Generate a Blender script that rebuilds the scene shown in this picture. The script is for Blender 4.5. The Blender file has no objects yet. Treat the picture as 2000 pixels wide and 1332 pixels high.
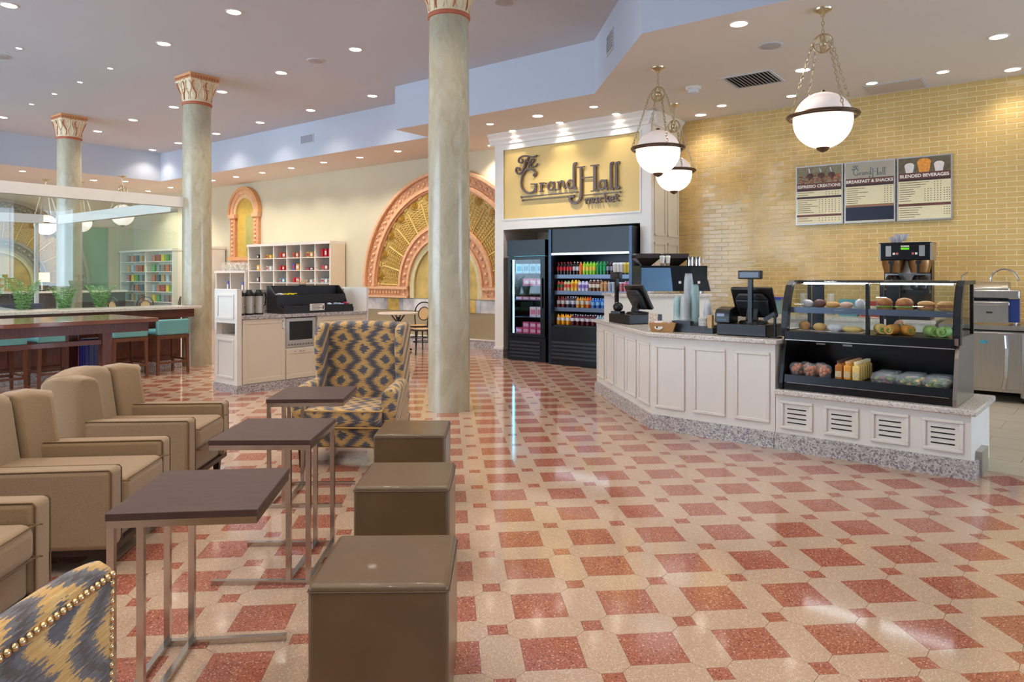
import bpy, bmesh, math, random
from mathutils import Vector, Matrix
random.seed(7)
R = math.radians
scene = bpy.context.scene
col = scene.collection
# ------------------------------------------------------------------ camera
cam_d = bpy.data.cameras.new('camera'); cam = bpy.data.objects.new('camera', cam_d); col.objects.link(cam)
cam.location = (0, 0, 1.42); cam.rotation_euler = (R(90), 0, 0)
cam_d.sensor_width = 36; cam_d.lens = 24.75; cam_d.shift_y = -0.0627; cam_d.clip_start = 0.02; cam_d.clip_end = 200
scene.camera = cam
# ------------------------------------------------------------------ world + exposure
w = bpy.data.worlds.new('daylight'); scene.world = w; w.use_nodes = True
bgn = w.node_tree.nodes['Background']; bgn.inputs[0].default_value = (0.60, 0.78, 1.0, 1); bgn.inputs[1].default_value = 11.0
vs = scene.view_settings
vs.view_transform = 'Standard'; vs.look = 'None'; vs.exposure = -0.27; vs.gamma = 1.0; vs.use_curve_mapping = False
SPOT_UP, SPOT_LO = 155.0, 150.0
# ------------------------------------------------------------------ building frame: u along the back wall, v towards it
TH = R(-37.07); CT, ST = math.cos(TH), math.sin(TH)
def W(u, v, z=0.0): return Vector((u*CT - v*ST, u*ST + v*CT, z))
ZL, ZU, VW = 3.92, 4.65, 10.75      # lower ceiling, upper ceiling, back wall
# ------------------------------------------------------------------ materials
MATS = {}
def s2l(c):
    return tuple((x/255/12.92 if x/255 <= .04045 else ((x/255+.055)/1.055)**2.4) for x in c)
def mat(name, rgb, rough=.5, metal=0., spec=.5, emit=None, estr=0., var=0., scale=20., bump=0., bscale=80., coat=0., trans=0., alpha=1., ior=1.45, sheen=0., stretch=None, rvar=False):
    """Principled material with a procedural noise variation of colour and a noise bump."""
    if name in MATS: return MATS[name]
    m = bpy.data.materials.new(name); m.use_nodes = True; nt = m.node_tree; b = nt.nodes['Principled BSDF']
    c = s2l(rgb) + (1,)
    b.inputs['Base Color'].default_value = c; b.inputs['Roughness'].default_value = rough; b.inputs['Metallic'].default_value = metal
    b.inputs['Specular IOR Level'].default_value = spec; b.inputs['IOR'].default_value = ior
    b.inputs['Coat Weight'].default_value = coat; b.inputs['Transmission Weight'].default_value = trans; b.inputs['Alpha'].default_value = alpha
    if sheen: b.inputs['Sheen Weight'].default_value = sheen
    if emit: b.inputs['Emission Color'].default_value = s2l(emit)+(1,); b.inputs['Emission Strength'].default_value = estr
    tc = nt.nodes.new('ShaderNodeTexCoord'); src = tc.outputs['Object']
    if stretch:
        mp = nt.nodes.new('ShaderNodeMapping'); mp.inputs['Scale'].default_value = stretch
        nt.links.new(src, mp.inputs[0]); src = mp.outputs[0]
    if var or rvar:
        v_ = var or .12
        mix = nt.nodes.new('ShaderNodeMix'); mix.data_type = 'RGBA'
        mix.inputs[6].default_value = tuple(min(1, x*(1-v_)) for x in c[:3])+(1,); mix.inputs[7].default_value = tuple(min(1, x*(1+v_)) for x in c[:3])+(1,)
        if rvar:
            oi = nt.nodes.new('ShaderNodeObjectInfo'); nt.links.new(oi.outputs['Random'], mix.inputs[0])
        else:
            nz = nt.nodes.new('ShaderNodeTexNoise'); nz.inputs['Scale'].default_value = scale; nz.inputs['Detail'].default_value = 4
            nt.links.new(src, nz.inputs['Vector'])
            mr = nt.nodes.new('ShaderNodeMapRange'); mr.inputs[1].default_value = .3; mr.inputs[2].default_value = .7
            nt.links.new(nz.outputs[0], mr.inputs[0]); nt.links.new(mr.outputs[0], mix.inputs[0])
        nt.links.new(mix.outputs[2], b.inputs['Base Color'])
    if bump:
        nb = nt.nodes.new('ShaderNodeTexNoise'); nb.inputs['Scale'].default_value = bscale; nb.inputs['Detail'].default_value = 3
        nt.links.new(src, nb.inputs['Vector'])
        bp = nt.nodes.new('ShaderNodeBump'); bp.inputs['Strength'].default_value = bump; bp.inputs['Distance'].default_value = .01
        nt.links.new(nb.outputs[0], bp.inputs['Height']); nt.links.new(bp.outputs[0], b.inputs['Normal'])
    MATS[name] = m; return m
def ramp_mat(name, cols, vscale, rough, kind='VORONOI', spec=.5, coat=0., bump=0., world=True):
    """speckled stone: voronoi cell colours through a stepped ramp"""
    m = bpy.data.materials.new(name); m.use_nodes = True; nt = m.node_tree; b = nt.nodes['Principled BSDF']
    b.inputs['Roughness'].default_value = rough; b.inputs['Specular IOR Level'].default_value = spec; b.inputs['Coat Weight'].default_value = coat
    if world: g = nt.nodes.new('ShaderNodeNewGeometry'); src = g.outputs['Position']
    else: g = nt.nodes.new('ShaderNodeTexCoord'); src = g.outputs['Object']
    vo = nt.nodes.new('ShaderNodeTexVoronoi'); vo.inputs['Scale'].default_value = vscale; vo.inputs['Randomness'].default_value = 1
    nt.links.new(src, vo.inputs['Vector'])
    sp = nt.nodes.new('ShaderNodeSeparateColor'); nt.links.new(vo.outputs['Color'], sp.inputs[0])
    rp = nt.nodes.new('ShaderNodeValToRGB'); rp.color_ramp.interpolation = 'CONSTANT'
    els = rp.color_ramp.elements
    for i, (p, c) in enumerate(cols):
        e = els[i] if i < 2 else els.new(p)
        e.position = p; e.color = s2l(c)+(1,)
    nt.links.new(sp.outputs[0], rp.inputs[0])
    nz = nt.nodes.new('ShaderNodeTexNoise'); nz.inputs['Scale'].default_value = 1.3; nz.inputs['Detail'].default_value = 3
    nt.links.new(src, nz.inputs['Vector'])
    mx = nt.nodes.new('ShaderNodeMix'); mx.data_type = 'RGBA'; mx.blend_type = 'MULTIPLY'; mx.inputs[0].default_value = .3
    cr = nt.nodes.new('ShaderNodeMapRange'); cr.inputs[1].default_value = .3; cr.inputs[2].default_value = .7; cr.inputs[3].default_value = .75; cr.inputs[4].default_value = 1.15
    nt.links.new(nz.outputs[0], cr.inputs[0]); nt.links.new(rp.outputs[0], mx.inputs[6]); nt.links.new(cr.outputs[0], mx.inputs[7])
    nt.links.new(mx.outputs[2], b.inputs['Base Color'])
    MATS[name] = m; return m
def emit_mat(name, rgb, strength):
    if name in MATS: return MATS[name]
    m = bpy.data.materials.new(name); m.use_nodes = True; nt = m.node_tree; nt.nodes.clear()
    e = nt.nodes.new('ShaderNodeEmission'); o = nt.nodes.new('ShaderNodeOutputMaterial')
    e.inputs[0].default_value = s2l(rgb)+(1,); e.inputs[1].default_value = strength
    nt.links.new(e.outputs[0], o.inputs[0]); MATS[name] = m; return m
def glass_mat(name, rgb, rough=0.0, tint=.92):
    """thin architectural glass: transparent with a fresnel reflection"""
    if name in MATS: return MATS[name]
    m = bpy.data.materials.new(name); m.use_nodes = True; nt = m.node_tree; nt.nodes.clear()
    o = nt.nodes.new('ShaderNodeOutputMaterial'); t = nt.nodes.new('ShaderNodeBsdfTransparent'); g = nt.nodes.new('ShaderNodeBsdfGlossy')
    f = nt.nodes.new('ShaderNodeFresnel'); mx = nt.nodes.new('ShaderNodeMixShader')
    ge = nt.nodes.new('ShaderNodeNewGeometry'); io = nt.nodes.new('ShaderNodeMapRange'); io.inputs[3].default_value = 1.42; io.inputs[4].default_value = 1/1.42
    nt.links.new(ge.outputs['Backfacing'], io.inputs[0]); nt.links.new(io.outputs[0], f.inputs[0])
    t.inputs[0].default_value = s2l(rgb)+(1,); g.inputs['Roughness'].default_value = rough; pass
    nt.links.new(f.outputs[0], mx.inputs[0]); nt.links.new(t.outputs[0], mx.inputs[1]); nt.links.new(g.outputs[0], mx.inputs[2]); nt.links.new(mx.outputs[0], o.inputs[0])
    MATS[name] = m; return m
# ------------------------------------------------------------------ mesh builder
class MB:
    def __init__(s): s.v = []; s.f = []; s.m = []; s.mi = 0; s.M = None
    def add(s, vs, fs):
        o = len(s.v)
        if s.M is not None: vs = [s.M @ Vector(p) for p in vs]
        s.v += [tuple(p) for p in vs]
        for f in fs: s.f.append([o+i for i in f]); s.m.append(s.mi)
        return s
    def box(s, x0, y0, z0, x1, y1, z1):
        if x0 > x1: x0, x1 = x1, x0
        if y0 > y1: y0, y1 = y1, y0
        if z0 > z1: z0, z1 = z1, z0
        return s.add([(x0,y0,z0),(x1,y0,z0),(x1,y1,z0),(x0,y1,z0),(x0,y0,z1),(x1,y0,z1),(x1,y1,z1),(x0,y1,z1)],
              [(0,3,2,1),(4,5,6,7),(0,1,5,4),(1,2,6,5),(2,3,7,6),(3,0,4,7)])
    def frustum(s, c, a, b, z0, z1, off=(0,0)):
        """box tapering from size a=(x,y) at z0 to b at z1 about c, top shifted by off"""
        x, y = c; X, Y = x+off[0], y+off[1]
        return s.add([(x-a[0]/2,y-a[1]/2,z0),(x+a[0]/2,y-a[1]/2,z0),(x+a[0]/2,y+a[1]/2,z0),(x-a[0]/2,y+a[1]/2,z0),
                      (X-b[0]/2,Y-b[1]/2,z1),(X+b[0]/2,Y-b[1]/2,z1),(X+b[0]/2,Y+b[1]/2,z1),(X-b[0]/2,Y+b[1]/2,z1)],
              [(0,3,2,1),(4,5,6,7),(0,1,5,4),(1,2,6,5),(2,3,7,6),(3,0,4,7)])
    def lathe(s, prof, n=16, c=(0,0,0), cap=True):
        vs = []; fs = []
        for r, z in prof:
            for k in range(n):
                a = 2*math.pi*k/n; vs.append((c[0]+r*math.cos(a), c[1]+r*math.sin(a), c[2]+z))
        for i in range(len(prof)-1):
            for k in range(n):
                k2 = (k+1) % n; fs.append((i*n+k, i*n+k2, (i+1)*n+k2, (i+1)*n+k))
        if cap:
            fs.append(tuple(range(n-1, -1, -1))); fs.append(tuple((len(prof)-1)*n+k for k in range(n)))
        return s.add(vs, fs)
    def cyl(s, c, r, h, n=16, r2=None): return s.lathe([(r, 0), (r if r2 is None else r2, h)], n, c)
    def sphere(s, c, r, n=16, m=10, sq=(1,1,1)):
        prof = [(math.sin(math.pi*i/m), -math.cos(math.pi*i/m)) for i in range(m+1)]
        vs = [(c[0], c[1], c[2]-r*sq[2])]; fs = []
        for i in range(1, m):
            for k in range(n):
                a = 2*math.pi*k/n; vs.append((c[0]+r*sq[0]*prof[i][0]*math.cos(a), c[1]+r*sq[1]*prof[i][0]*math.sin(a), c[2]+r*sq[2]*prof[i][1]))
        vs.append((c[0], c[1], c[2]+r*sq[2])); L = len(vs)-1
        for k in range(n):
            k2 = (k+1) % n; fs.append((0, 1+k2, 1+k)); fs.append((L, L-n+k, L-n+k2))
        for i in range(m-2):
            for k in range(n):
                k2 = (k+1) % n; fs.append((1+i*n+k, 1+i*n+k2, 1+(i+1)*n+k2, 1+(i+1)*n+k))
        return s.add(vs, fs)
    def tube(s, pts, r, n=8, closed=False):
        pts = [Vector(p) for p in pts]; N = len(pts); vs = []; fs = []; up = Vector((0,0,1)); nrm = None
        for i, p in enumerate(pts):
            a = pts[(i-1) % N] if (closed or i) else p; b = pts[(i+1) % N] if (closed or i < N-1) else p
            d = (b-a).normalized()
            if nrm is None:
                nrm = d.cross(up) if abs(d.dot(up)) < .95 else d.cross(Vector((1,0,0)))
            else: nrm = nrm - d*nrm.dot(d)
            nrm.normalize(); bn = d.cross(nrm)
            rr = r[i] if isinstance(r, (list, tuple)) else r
            for k in range(n):
                t = 2*math.pi*k/n; vs.append(p+nrm*(rr*math.cos(t))+bn*(rr*math.sin(t)))
        for i in range(N if closed else N-1):
            j = (i+1) % N
            for k in range(n):
                k2 = (k+1) % n; fs.append((i*n+k, j*n+k, j*n+k2, i*n+k2))
        if not closed: fs.append(tuple(range(n))); fs.append(tuple((N-1)*n+k for k in range(n-1, -1, -1)))
        return s.add(vs, fs)
    def bar(s, a, b, w=.03, h=None):
        """square bar from a to b"""
        a, b = Vector(a), Vector(b); d = (b-a).normalized(); h = h or w
        x = d.cross(Vector((0,0,1)))
        if x.length < .05: x = Vector((1,0,0))
        x.normalize(); y = x.cross(d)
        vs = [p+x*(sx*w/2)+y*(sy*h/2) for p in (a, b) for sx, sy in ((-1,-1),(1,-1),(1,1),(-1,1))]
        return s.add(vs, [(3,2,1,0),(4,5,6,7),(0,1,5,4),(1,2,6,5),(2,3,7,6),(3,0,4,7)])
    def prism(s, poly, a, b, plane='xy'):
        """extrude a 2-D polygon from a to b along the third axis"""
        f = {'xy': lambda p, t: (p[0], p[1], t), 'xz': lambda p, t: (p[0], t, p[1]), 'yz': lambda p, t: (t, p[0], p[1])}[plane]
        n = len(poly); vs = [f(p, a) for p in poly]+[f(p, b) for p in poly]
        fs = [tuple(range(n-1, -1, -1)), tuple(range(n, 2*n))]+[(i, (i+1) % n, n+(i+1) % n, n+i) for i in range(n)]
        return s.add(vs, fs)
    def loft(s, rings, closed=True, cap=True):
        n = len(rings[0]); vs = [p for r in rings for p in r]; fs = []
        for i in range(len(rings)-1):
            for k in range(n if closed else n-1):
                k2 = (k+1) % n; fs.append((i*n+k, i*n+k2, (i+1)*n+k2, (i+1)*n+k))
        if cap: fs.append(tuple(range(n-1, -1, -1))); fs.append(tuple((len(rings)-1)*n+k for k in range(n)))
        return s.add(vs, fs)
    def ribbon(s, pts, w, y0, y1):
        """stroke of width w in the xz plane between y0 and y1"""
        n = len(pts); L = []; Rr = []
        for i in range(n):
            a = pts[max(0, i-1)]; b = pts[min(n-1, i+1)]
            dx, dz = b[0]-a[0], b[1]-a[1]; l = math.hypot(dx, dz) or 1; nx, nz = -dz/l, dx/l
            ww = w[i] if isinstance(w, list) else w
            L.append((pts[i][0]+nx*ww/2, pts[i][1]+nz*ww/2)); Rr.append((pts[i][0]-nx*ww/2, pts[i][1]-nz*ww/2))
        vs = [(p[0], y, p[1]) for y in (y0, y1) for S in (L, Rr) for p in S]; fs = []
        for i in range(n-1):
            fs += [(i, i+1, n+i+1, n+i), (2*n+i, 3*n+i, 3*n+i+1, 2*n+i+1), (i, 2*n+i, 2*n+i+1, i+1), (n+i, n+i+1, 3*n+i+1, 3*n+i)]
        fs += [(0, n, 3*n, 2*n), (n-1, 3*n-1, 4*n-1, 2*n-1)]
        return s.add(vs, fs)
    def mesh(s, name, mats, smooth=False):
        me = bpy.data.meshes.new(name); me.from_pydata(s.v, [], s.f)
        if not isinstance(mats, (list, tuple)): mats = [mats]
        for m in mats: me.materials.append(m)
        me.polygons.foreach_set('material_index', s.m)
        bm = bmesh.new(); bm.from_mesh(me); bmesh.ops.recalc_face_normals(bm, faces=bm.faces); bm.to_mesh(me); bm.free()
        if smooth:
            me.polygons.foreach_set('use_smooth', [True]*len(me.polygons)); me.set_sharp_from_angle(angle=R(40))
        return me
    def build(s, name, mats, parent=None, loc=(0,0,0), rz=0, smooth=False, bevel=0, seg=2, sub=0):
        return link(name, s.mesh(name, mats, smooth or bevel > 0 or sub > 0), parent, loc, rz, bevel, seg, sub)
def link(name, me, parent=None, loc=(0,0,0), rz=0, bevel=0, seg=2, sub=0):
    o = bpy.data.objects.new(name, me); col.objects.link(o); o.location = loc; o.rotation_euler = (0,0,rz)
    if parent is not None: o.parent = parent
    if bevel:
        b = o.modifiers.new('bevel', 'BEVEL'); b.width = bevel; b.segments = seg; b.limit_method = 'ANGLE'; b.angle_limit = R(35)
    if sub:
        b = o.modifiers.new('sub', 'SUBSURF'); b.levels = sub; b.render_levels = sub
    return o
def tag(o, label=None, cat=None, group=None, kind=None):
    if label: o['label'] = label
    if cat: o['category'] = cat
    if group: o['group'] = group
    if kind: o['kind'] = kind
    return o
def empty(name, label, cat, loc=(0,0,0), rz=0, group=None, kind=None):
    o = bpy.data.objects.new(name, None); o.empty_display_size = .1; col.objects.link(o); o.location = loc; o.rotation_euler = (0,0,rz)
    return tag(o, label, cat, group, kind)
def copy_tree(o, loc=None, rz=None, label=None, parent=None):
    c = o.copy(); col.objects.link(c)
    if parent is not None: c.parent = parent
    for ch in list(o.children): copy_tree(ch, parent=c)
    if loc is not None: c.location = loc
    if rz is not None: c.rotation_euler = (0,0,rz)
    if label: c['label'] = label
    return c
def arc(cx, cy, r, a0, a1, n): return [(cx+r*math.cos(a0+(a1-a0)*i/n), cy+r*math.sin(a0+(a1-a0)*i/n)) for i in range(n+1)]
def smoothline(pts, k=6):
    """Catmull-Rom through 2-D or 3-D points"""
    P = [Vector(p) for p in pts]; out = []
    for i in range(len(P)-1):
        p0, p1, p2, p3 = P[max(0, i-1)], P[i], P[i+1], P[min(len(P)-1, i+2)]
        for j in range(k):
            t = j/k; out.append(.5*((2*p1)+(p2-p0)*t+(2*p0-5*p1+4*p2-p3)*t*t+(3*p1-p0-3*p2+p3)*t**3))
    out.append(P[-1]); return [tuple(p) for p in out]
# ------------------------------------------------------------------ common materials
WHITE = mat('white_paint', (226, 219, 208), .38, var=.03, scale=3)
CREAMW = mat('cream_white_paint', (222, 208, 184), .42, var=.03, scale=3)
CEIL = mat('ceiling_paint', (196, 197, 202), .9, var=.02, scale=.6)
SOFF = mat('soffit_daylight_tint', (188, 193, 203), .85, var=.02, scale=.6)  # white soffit tinted cool: blue of the daylight put into its colour
WALL = mat('cream_wall_paint', (203, 192, 163), .8, var=.04, scale=.8)
WALLL = mat('olive_wall_paint', (164, 146, 112), .75, var=.04, scale=.8)
GREEN = mat('green_wall_paint', (140, 172, 142), .8, var=.15, scale=1.2)
GRAN = ramp_mat('grey_granite', [(0, (196,188,184)), (.3, (160,150,150)), (.55, (182,172,168)), (.75, (128,116,120)), (.9, (208,202,198))], 90, .22)
STONE = ramp_mat('pale_stone', [(0, (214,206,194)), (.5, (196,186,174)), (.8, (222,216,206)), (.93, (168,154,146))], 120, .18)
BLACK = mat('black_plastic', (16, 16, 18), .35, var=.1, scale=8)
BLACKM = mat('black_metal', (14, 15, 18), .3, .3)
CHROME = mat('brushed_steel', (196, 190, 182), .2, 1., var=.06, scale=4, stretch=(1,1,30))
STEEL = mat('stainless_steel', (186, 180, 172), .32, 1., var=.05, scale=3, stretch=(20,20,1))
BRASS = mat('aged_brass', (206, 190, 158), .28, 1., var=.1, scale=40)
BRONZE = mat('dark_bronze', (112, 92, 74), .35, .9, var=.1, scale=40)
GLASS = glass_mat('clear_glass', (246, 250, 249))
CASEGL = glass_mat('case_glass', (244, 248, 248))
CLEAR = mat('clear_plastic', (228, 234, 236), .15, alpha=.16, var=.02)
DWOOD = mat('dark_red_wood', (92, 44, 30), .35, var=.3, scale=6, stretch=(12,12,1), coat=.2)
LWOOD = mat('leg_wood', (44, 26, 20), .35, var=.2, scale=8)
# ================================================================== FLOOR
CELL, SQ, SM, YAW = .3861, .2255, .078, .0923
GO = Vector((.1518, 2.658, 0))
BEIGE = ramp_mat('beige_terrazzo', [(0, (184,155,131)), (.35, (178,147,123)), (.6, (190,162,139)), (.8, (168,138,116)), (.93, (206,186,166))], 260, .09)
RED = ramp_mat('red_terrazzo', [(0, (160,97,77)), (.35, (150,87,68)), (.6, (171,110,90)), (.80, (138,75,58)), (.92, (204,156,134)), (.965, (96,58,50))], 190, .09)
JOINT = mat('floor_joint', (128, 108, 92), .7, var=.1)
SERV = mat('porcelain_floor', (176, 166, 146), .35, var=.08, scale=5, stretch=(1,6,1), rvar=False)
floor = tag(MB().add([tuple(W(u, v, -.006)) for u, v in ((-23.6,-6),(7,-6),(7,VW),(-23.6,VW))], [(0,1,2,3)]).build('floor', JOINT),
            'polished beige terrazzo floor with red square insets', 'floor', kind='structure')
# counter frame (origin at the counter's angled corner)
CB = Vector((1.281, 6.60, 0)); CA = R(-41.8); CCA, SCA = math.cos(CA), math.sin(CA)
def K(x, y, z=0.0): return Vector((CB.x + x*CCA - y*SCA, CB.y + x*SCA + y*CCA, z))
def invK(p): dx, dy = p[0]-CB.x, p[1]-CB.y; return dx*CCA+dy*SCA, -dx*SCA+dy*CCA
def service(p):
    x, y = invK(p)
    if x > 2.45: return y > .38
    if x > 0: return y > .3
    return (.657*x + .754*y) > .3 and y < 6
cy_, sy_ = math.cos(YAW), math.sin(YAW)
def G(a, b): return (GO.x + (a*cy_ - b*sy_)*CELL, GO.y + (a*sy_ + b*cy_)*CELL)
h2, c2, j2 = SQ/2/CELL, .5, SM/2/CELL; e = .0022
def tilemesh(poly, name, m, dz=0):
    cx = sum(p[0] for p in poly)/len(poly); cy = sum(p[1] for p in poly)/len(poly)
    ins = []
    for x, y in poly:
        dx, dy = x-cx, y-cy; l = math.hypot(dx, dy); ins.append((x-dx/l*e, y-dy/l*e))
    P = [(x*CELL, y*CELL) for x, y in ins]; n = len(P)
    b = MB(); b.add([(x, y, -.006) for x, y in P]+[(x, y, dz) for x, y in P], [tuple(range(n, 2*n))]+[(i, (i+1) % n, n+(i+1) % n, n+i) for i in range(n)])
    return b
q = h2
sqp = [(-q,-q),(q,-q),(q,q),(-q,q)]
smp = [(-j2,-j2),(j2,-j2),(j2,j2),(-j2,j2)]
w2 = c2-q; t_ = c2-j2     # octagon between two squares, long axis y, centred half way
ocp = [(-w2,-q),(-j2,-t_),(j2,-t_),(w2,-q),(w2,q),(j2,t_),(-j2,t_),(-w2,q)]
ocq = [(y, -x) for x, y in ocp][::-1]
T = {'red_square': (tilemesh(sqp, 's', RED), RED), 'red_inset': (tilemesh(smp, 'i', RED), RED), 'beige_tile': (tilemesh(ocp, 'o', BEIGE), BEIGE), 'beige_tile_b': (tilemesh(ocq, 'o', BEIGE), BEIGE)}
TM = {k: b.mesh(k, m) for k, (b, m) in T.items()}
cells = {'red_square': [], 'red_inset': [], 'beige_tile': []}
def infloor(p):
    v = -p[0]*ST + p[1]*CT; u = p[0]*CT + p[1]*ST
    return v < VW+.2 and u > -23.5 and not service(p)
for i in range(-48, 22):
    for j in range(-6, 46):
        for kind, a, b in (('red_square', i, j), ('red_inset', i+.5, j+.5), ('beige_tile', i+.5, j), ('beige_tile_b', i, j+.5)):
            p = G(a, b)
            if p[1] < .4 or abs(p[0]) > .80*p[1]+1.6 or not infloor(p): continue
            y = 540.6+1952.5/p[1]; x = 1000+1375*p[0]/p[1]
            vis = 0 if (-60 < x < 2060 and y < 1400) else 100
            cells[kind[:10] if kind.startswith('beige') else kind].append((vis+p[1], p, kind))
for kind, L in cells.items():
    L.sort(); rest = MB()
    for n, (d, p, k) in enumerate(L):
        if n < 300: link(kind, TM[k], floor, (p[0], p[1], 0), YAW)
        else:
            rest.M = Matrix.Translation((p[0], p[1], 0)) @ Matrix.Rotation(YAW, 4, 'Z'); src = T[k][0]; rest.add(src.v, src.f)
    tag(rest.build(kind+'_field', RED if 'red' in kind else BEIGE, floor), kind='stuff')
# service floor of grey-beige porcelain planks behind the counter
sf = tag(MB().add([tuple(K(x, y, -.004)) for x, y in ((-1.5,2.2),(.25,.4),(2.45,.4),(2.45,.37),(7,.37),(7,7),(-1.5,7))], [tuple(range(7))]).build('floor', JOINT),
         'grey beige porcelain tile floor behind the service counter', 'floor', kind='structure')
tl = MB().box(0, 0, -.004, .596, .446, .002).mesh('floor_plank', SERV); tlh = MB().box(0, 0, -.004, .296, .446, .002).mesh('floor_plank', SERV)
for r_ in range(9):
    y = .375+r_*.45
    if r_ % 2: link('floor_plank', tlh, sf, K(.06, y), CA)
    for c_ in range(-4 if r_ else 0, 6): link('floor_plank', tl, sf, K(2.46+c_*.6+(.3 if r_ % 2 else 0), y), CA)
# ================================================================== CEILINGS AND WALLS (meshes in u,v, object turned by TH)
def ub(name, m, **k): return lambda b: b.build(name, m, rz=TH, **k)
cl = MB().box(-24, -6, ZU, 8, VW+.3, ZU+.1).build('ceiling', CEIL, rz=TH)
tag(cl, 'high flat pale ceiling over the lounge', 'ceiling', kind='structure')
poly = [(-18.47,-6),(-18.47,9.17),(-8.79,9.17),(-8.79,8.34),(-4.89,8.34),(-3.30,6.58),(8,6.58),(8,VW+.3),(-24,VW+.3),(-24,-6)]
b = MB(); n = len(poly)
b.mi = 0; b.add([(x, y, ZL) for x, y in poly]+[(x, y, ZU) for x, y in poly], [tuple(range(n))])
b.mi = 1; b.f += [[i, (i+1) % n, n+(i+1) % n, n+i] for i in range(n)]; b.m += [1]*n
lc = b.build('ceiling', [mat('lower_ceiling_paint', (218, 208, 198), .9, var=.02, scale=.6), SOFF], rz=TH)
tag(lc, 'lower ceiling with angled soffit tinted with daylight blue over the counter and back wall', 'ceiling', kind='structure')
wb = MB().box(-23.5, VW, 0, -4.6, VW+.2, ZL).build('wall_back', WALL, rz=TH); tag(wb, 'long cream back wall with plaster reliefs', 'wall', kind='structure')
b = MB().box(-15.2, VW-.015, 0, -7.6, VW, .70)
dado = b.build('lower_wall', WALLL, wb)
wr = MB().box(-4.75, VW, 0, 6, VW+.2, ZL).build('wall_right', mat('tile_grout', (240, 224, 178), .8, var=.03), rz=TH)
tag(wr, 'yellow glazed brick tile wall behind the service counter', 'wall', kind='structure')
wl = MB().box(-23.7, -6, 0, -23.5, VW, ZL).build('wall_left', GREEN, rz=TH); tag(wl, 'green far wall seen through the glass enclosure', 'wall', kind='structure')
MB().box(-23.5, -6, 2.95, -23.44, VW, ZL).build('cream_frieze', WALL, wl); MB().box(-23.5, 10.0, 0, -23.40, VW, 2.95).build('cream_pier', WALL, wl)
bb = MB().box(-23.5, VW-.03, 0, -7.7, VW, .16).build('baseboard_back', GRAN, rz=TH); tag(bb, 'grey granite baseboard along the cream back wall', 'baseboard', kind='structure')
MB().box(-23.5, VW-.04, .16, -7.7, VW, .185).build('cap', WHITE, bb)
wf = MB().box(-7.2, -6.2, 0, 8, -6, ZU).build('blocker_front', CEIL, rz=TH); tag(wf, 'unseen wall added behind the viewer to block daylight', 'wall', kind='structure')  # unseen, added to keep daylight out behind the camera, left end open
wx = MB().box(8, -6.2, 0, 8.2, 7.5, ZU).build('blocker_side', CEIL, rz=TH); tag(wx, 'unseen wall added beyond the right edge to limit daylight', 'wall', kind='structure')  # unseen, added to narrow the daylight opening on the right
# yellow glazed tiles, slightly uneven
def glazed():
    m = mat('yellow_glaze', (212, 176, 110), .2, coat=.1, var=.13, scale=5.0, bump=.06, bscale=14)
    return m
GLZ = glazed()
TW, THh = .208, .0655
def tile_b(b, x0, x1, z0, z1, y):
    t0, t1, t2, t3 = [random.uniform(-.0015, .0015) for _ in range(4)]; e = .0036; d = .004; c = .003
    x0 += e; x1 -= e; z0 += e; z1 -= e
    b.add([(x0,y,z0),(x1,y,z0),(x1,y,z1),(x0,y,z1),(x0+c,y-d+t0,z0+c),(x1-c,y-d+t1,z0+c),(x1-c,y-d+t2,z1-c),(x0+c,y-d+t3,z1-c)],
          [(4,5,6,7),(0,1,5,4),(1,2,6,5),(2,3,7,6),(3,0,4,7)])
vari = []
for k in range(8):
    b = MB(); tile_b(b, -TW/2, TW/2, -THh/2, THh/2, 0); vari.append(b.mesh('glazed_tile', GLZ))
tl = []
for r_ in range(int((ZL-.7)/THh)+1):
    z0 = ZL-(r_+1)*THh; x = -4.74-(TW/2 if r_ % 2 else 0)
    while x < 2.2:
        a0, a1 = max(x, -4.735), min(x+TW, 2.3)
        if a1-a0 > .03: tl.append((a0, a1, z0, z0+THh))
        x += TW
def tkey(t):
    p = W((t[0]+t[1])/2, VW); full = (t[1]-t[0]) > TW-.001
    px = 1000+1375*p.x/p.y; return (0 if (px < 1990 and full and t[2] > 1.45) else 50)+p.y
tl.sort(key=tkey); rest = MB()
for n, t in enumerate(tl):
    if n < 300:
        o = link('glazed_tile', vari[n % 8], wr, ((t[0]+t[1])/2, VW, (t[2]+t[3])/2))
    else: tile_b(rest, t[0], t[1], t[2], t[3], VW)
tag(rest.build('glazed_tile_field', GLZ, wr), kind='stuff')
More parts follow.
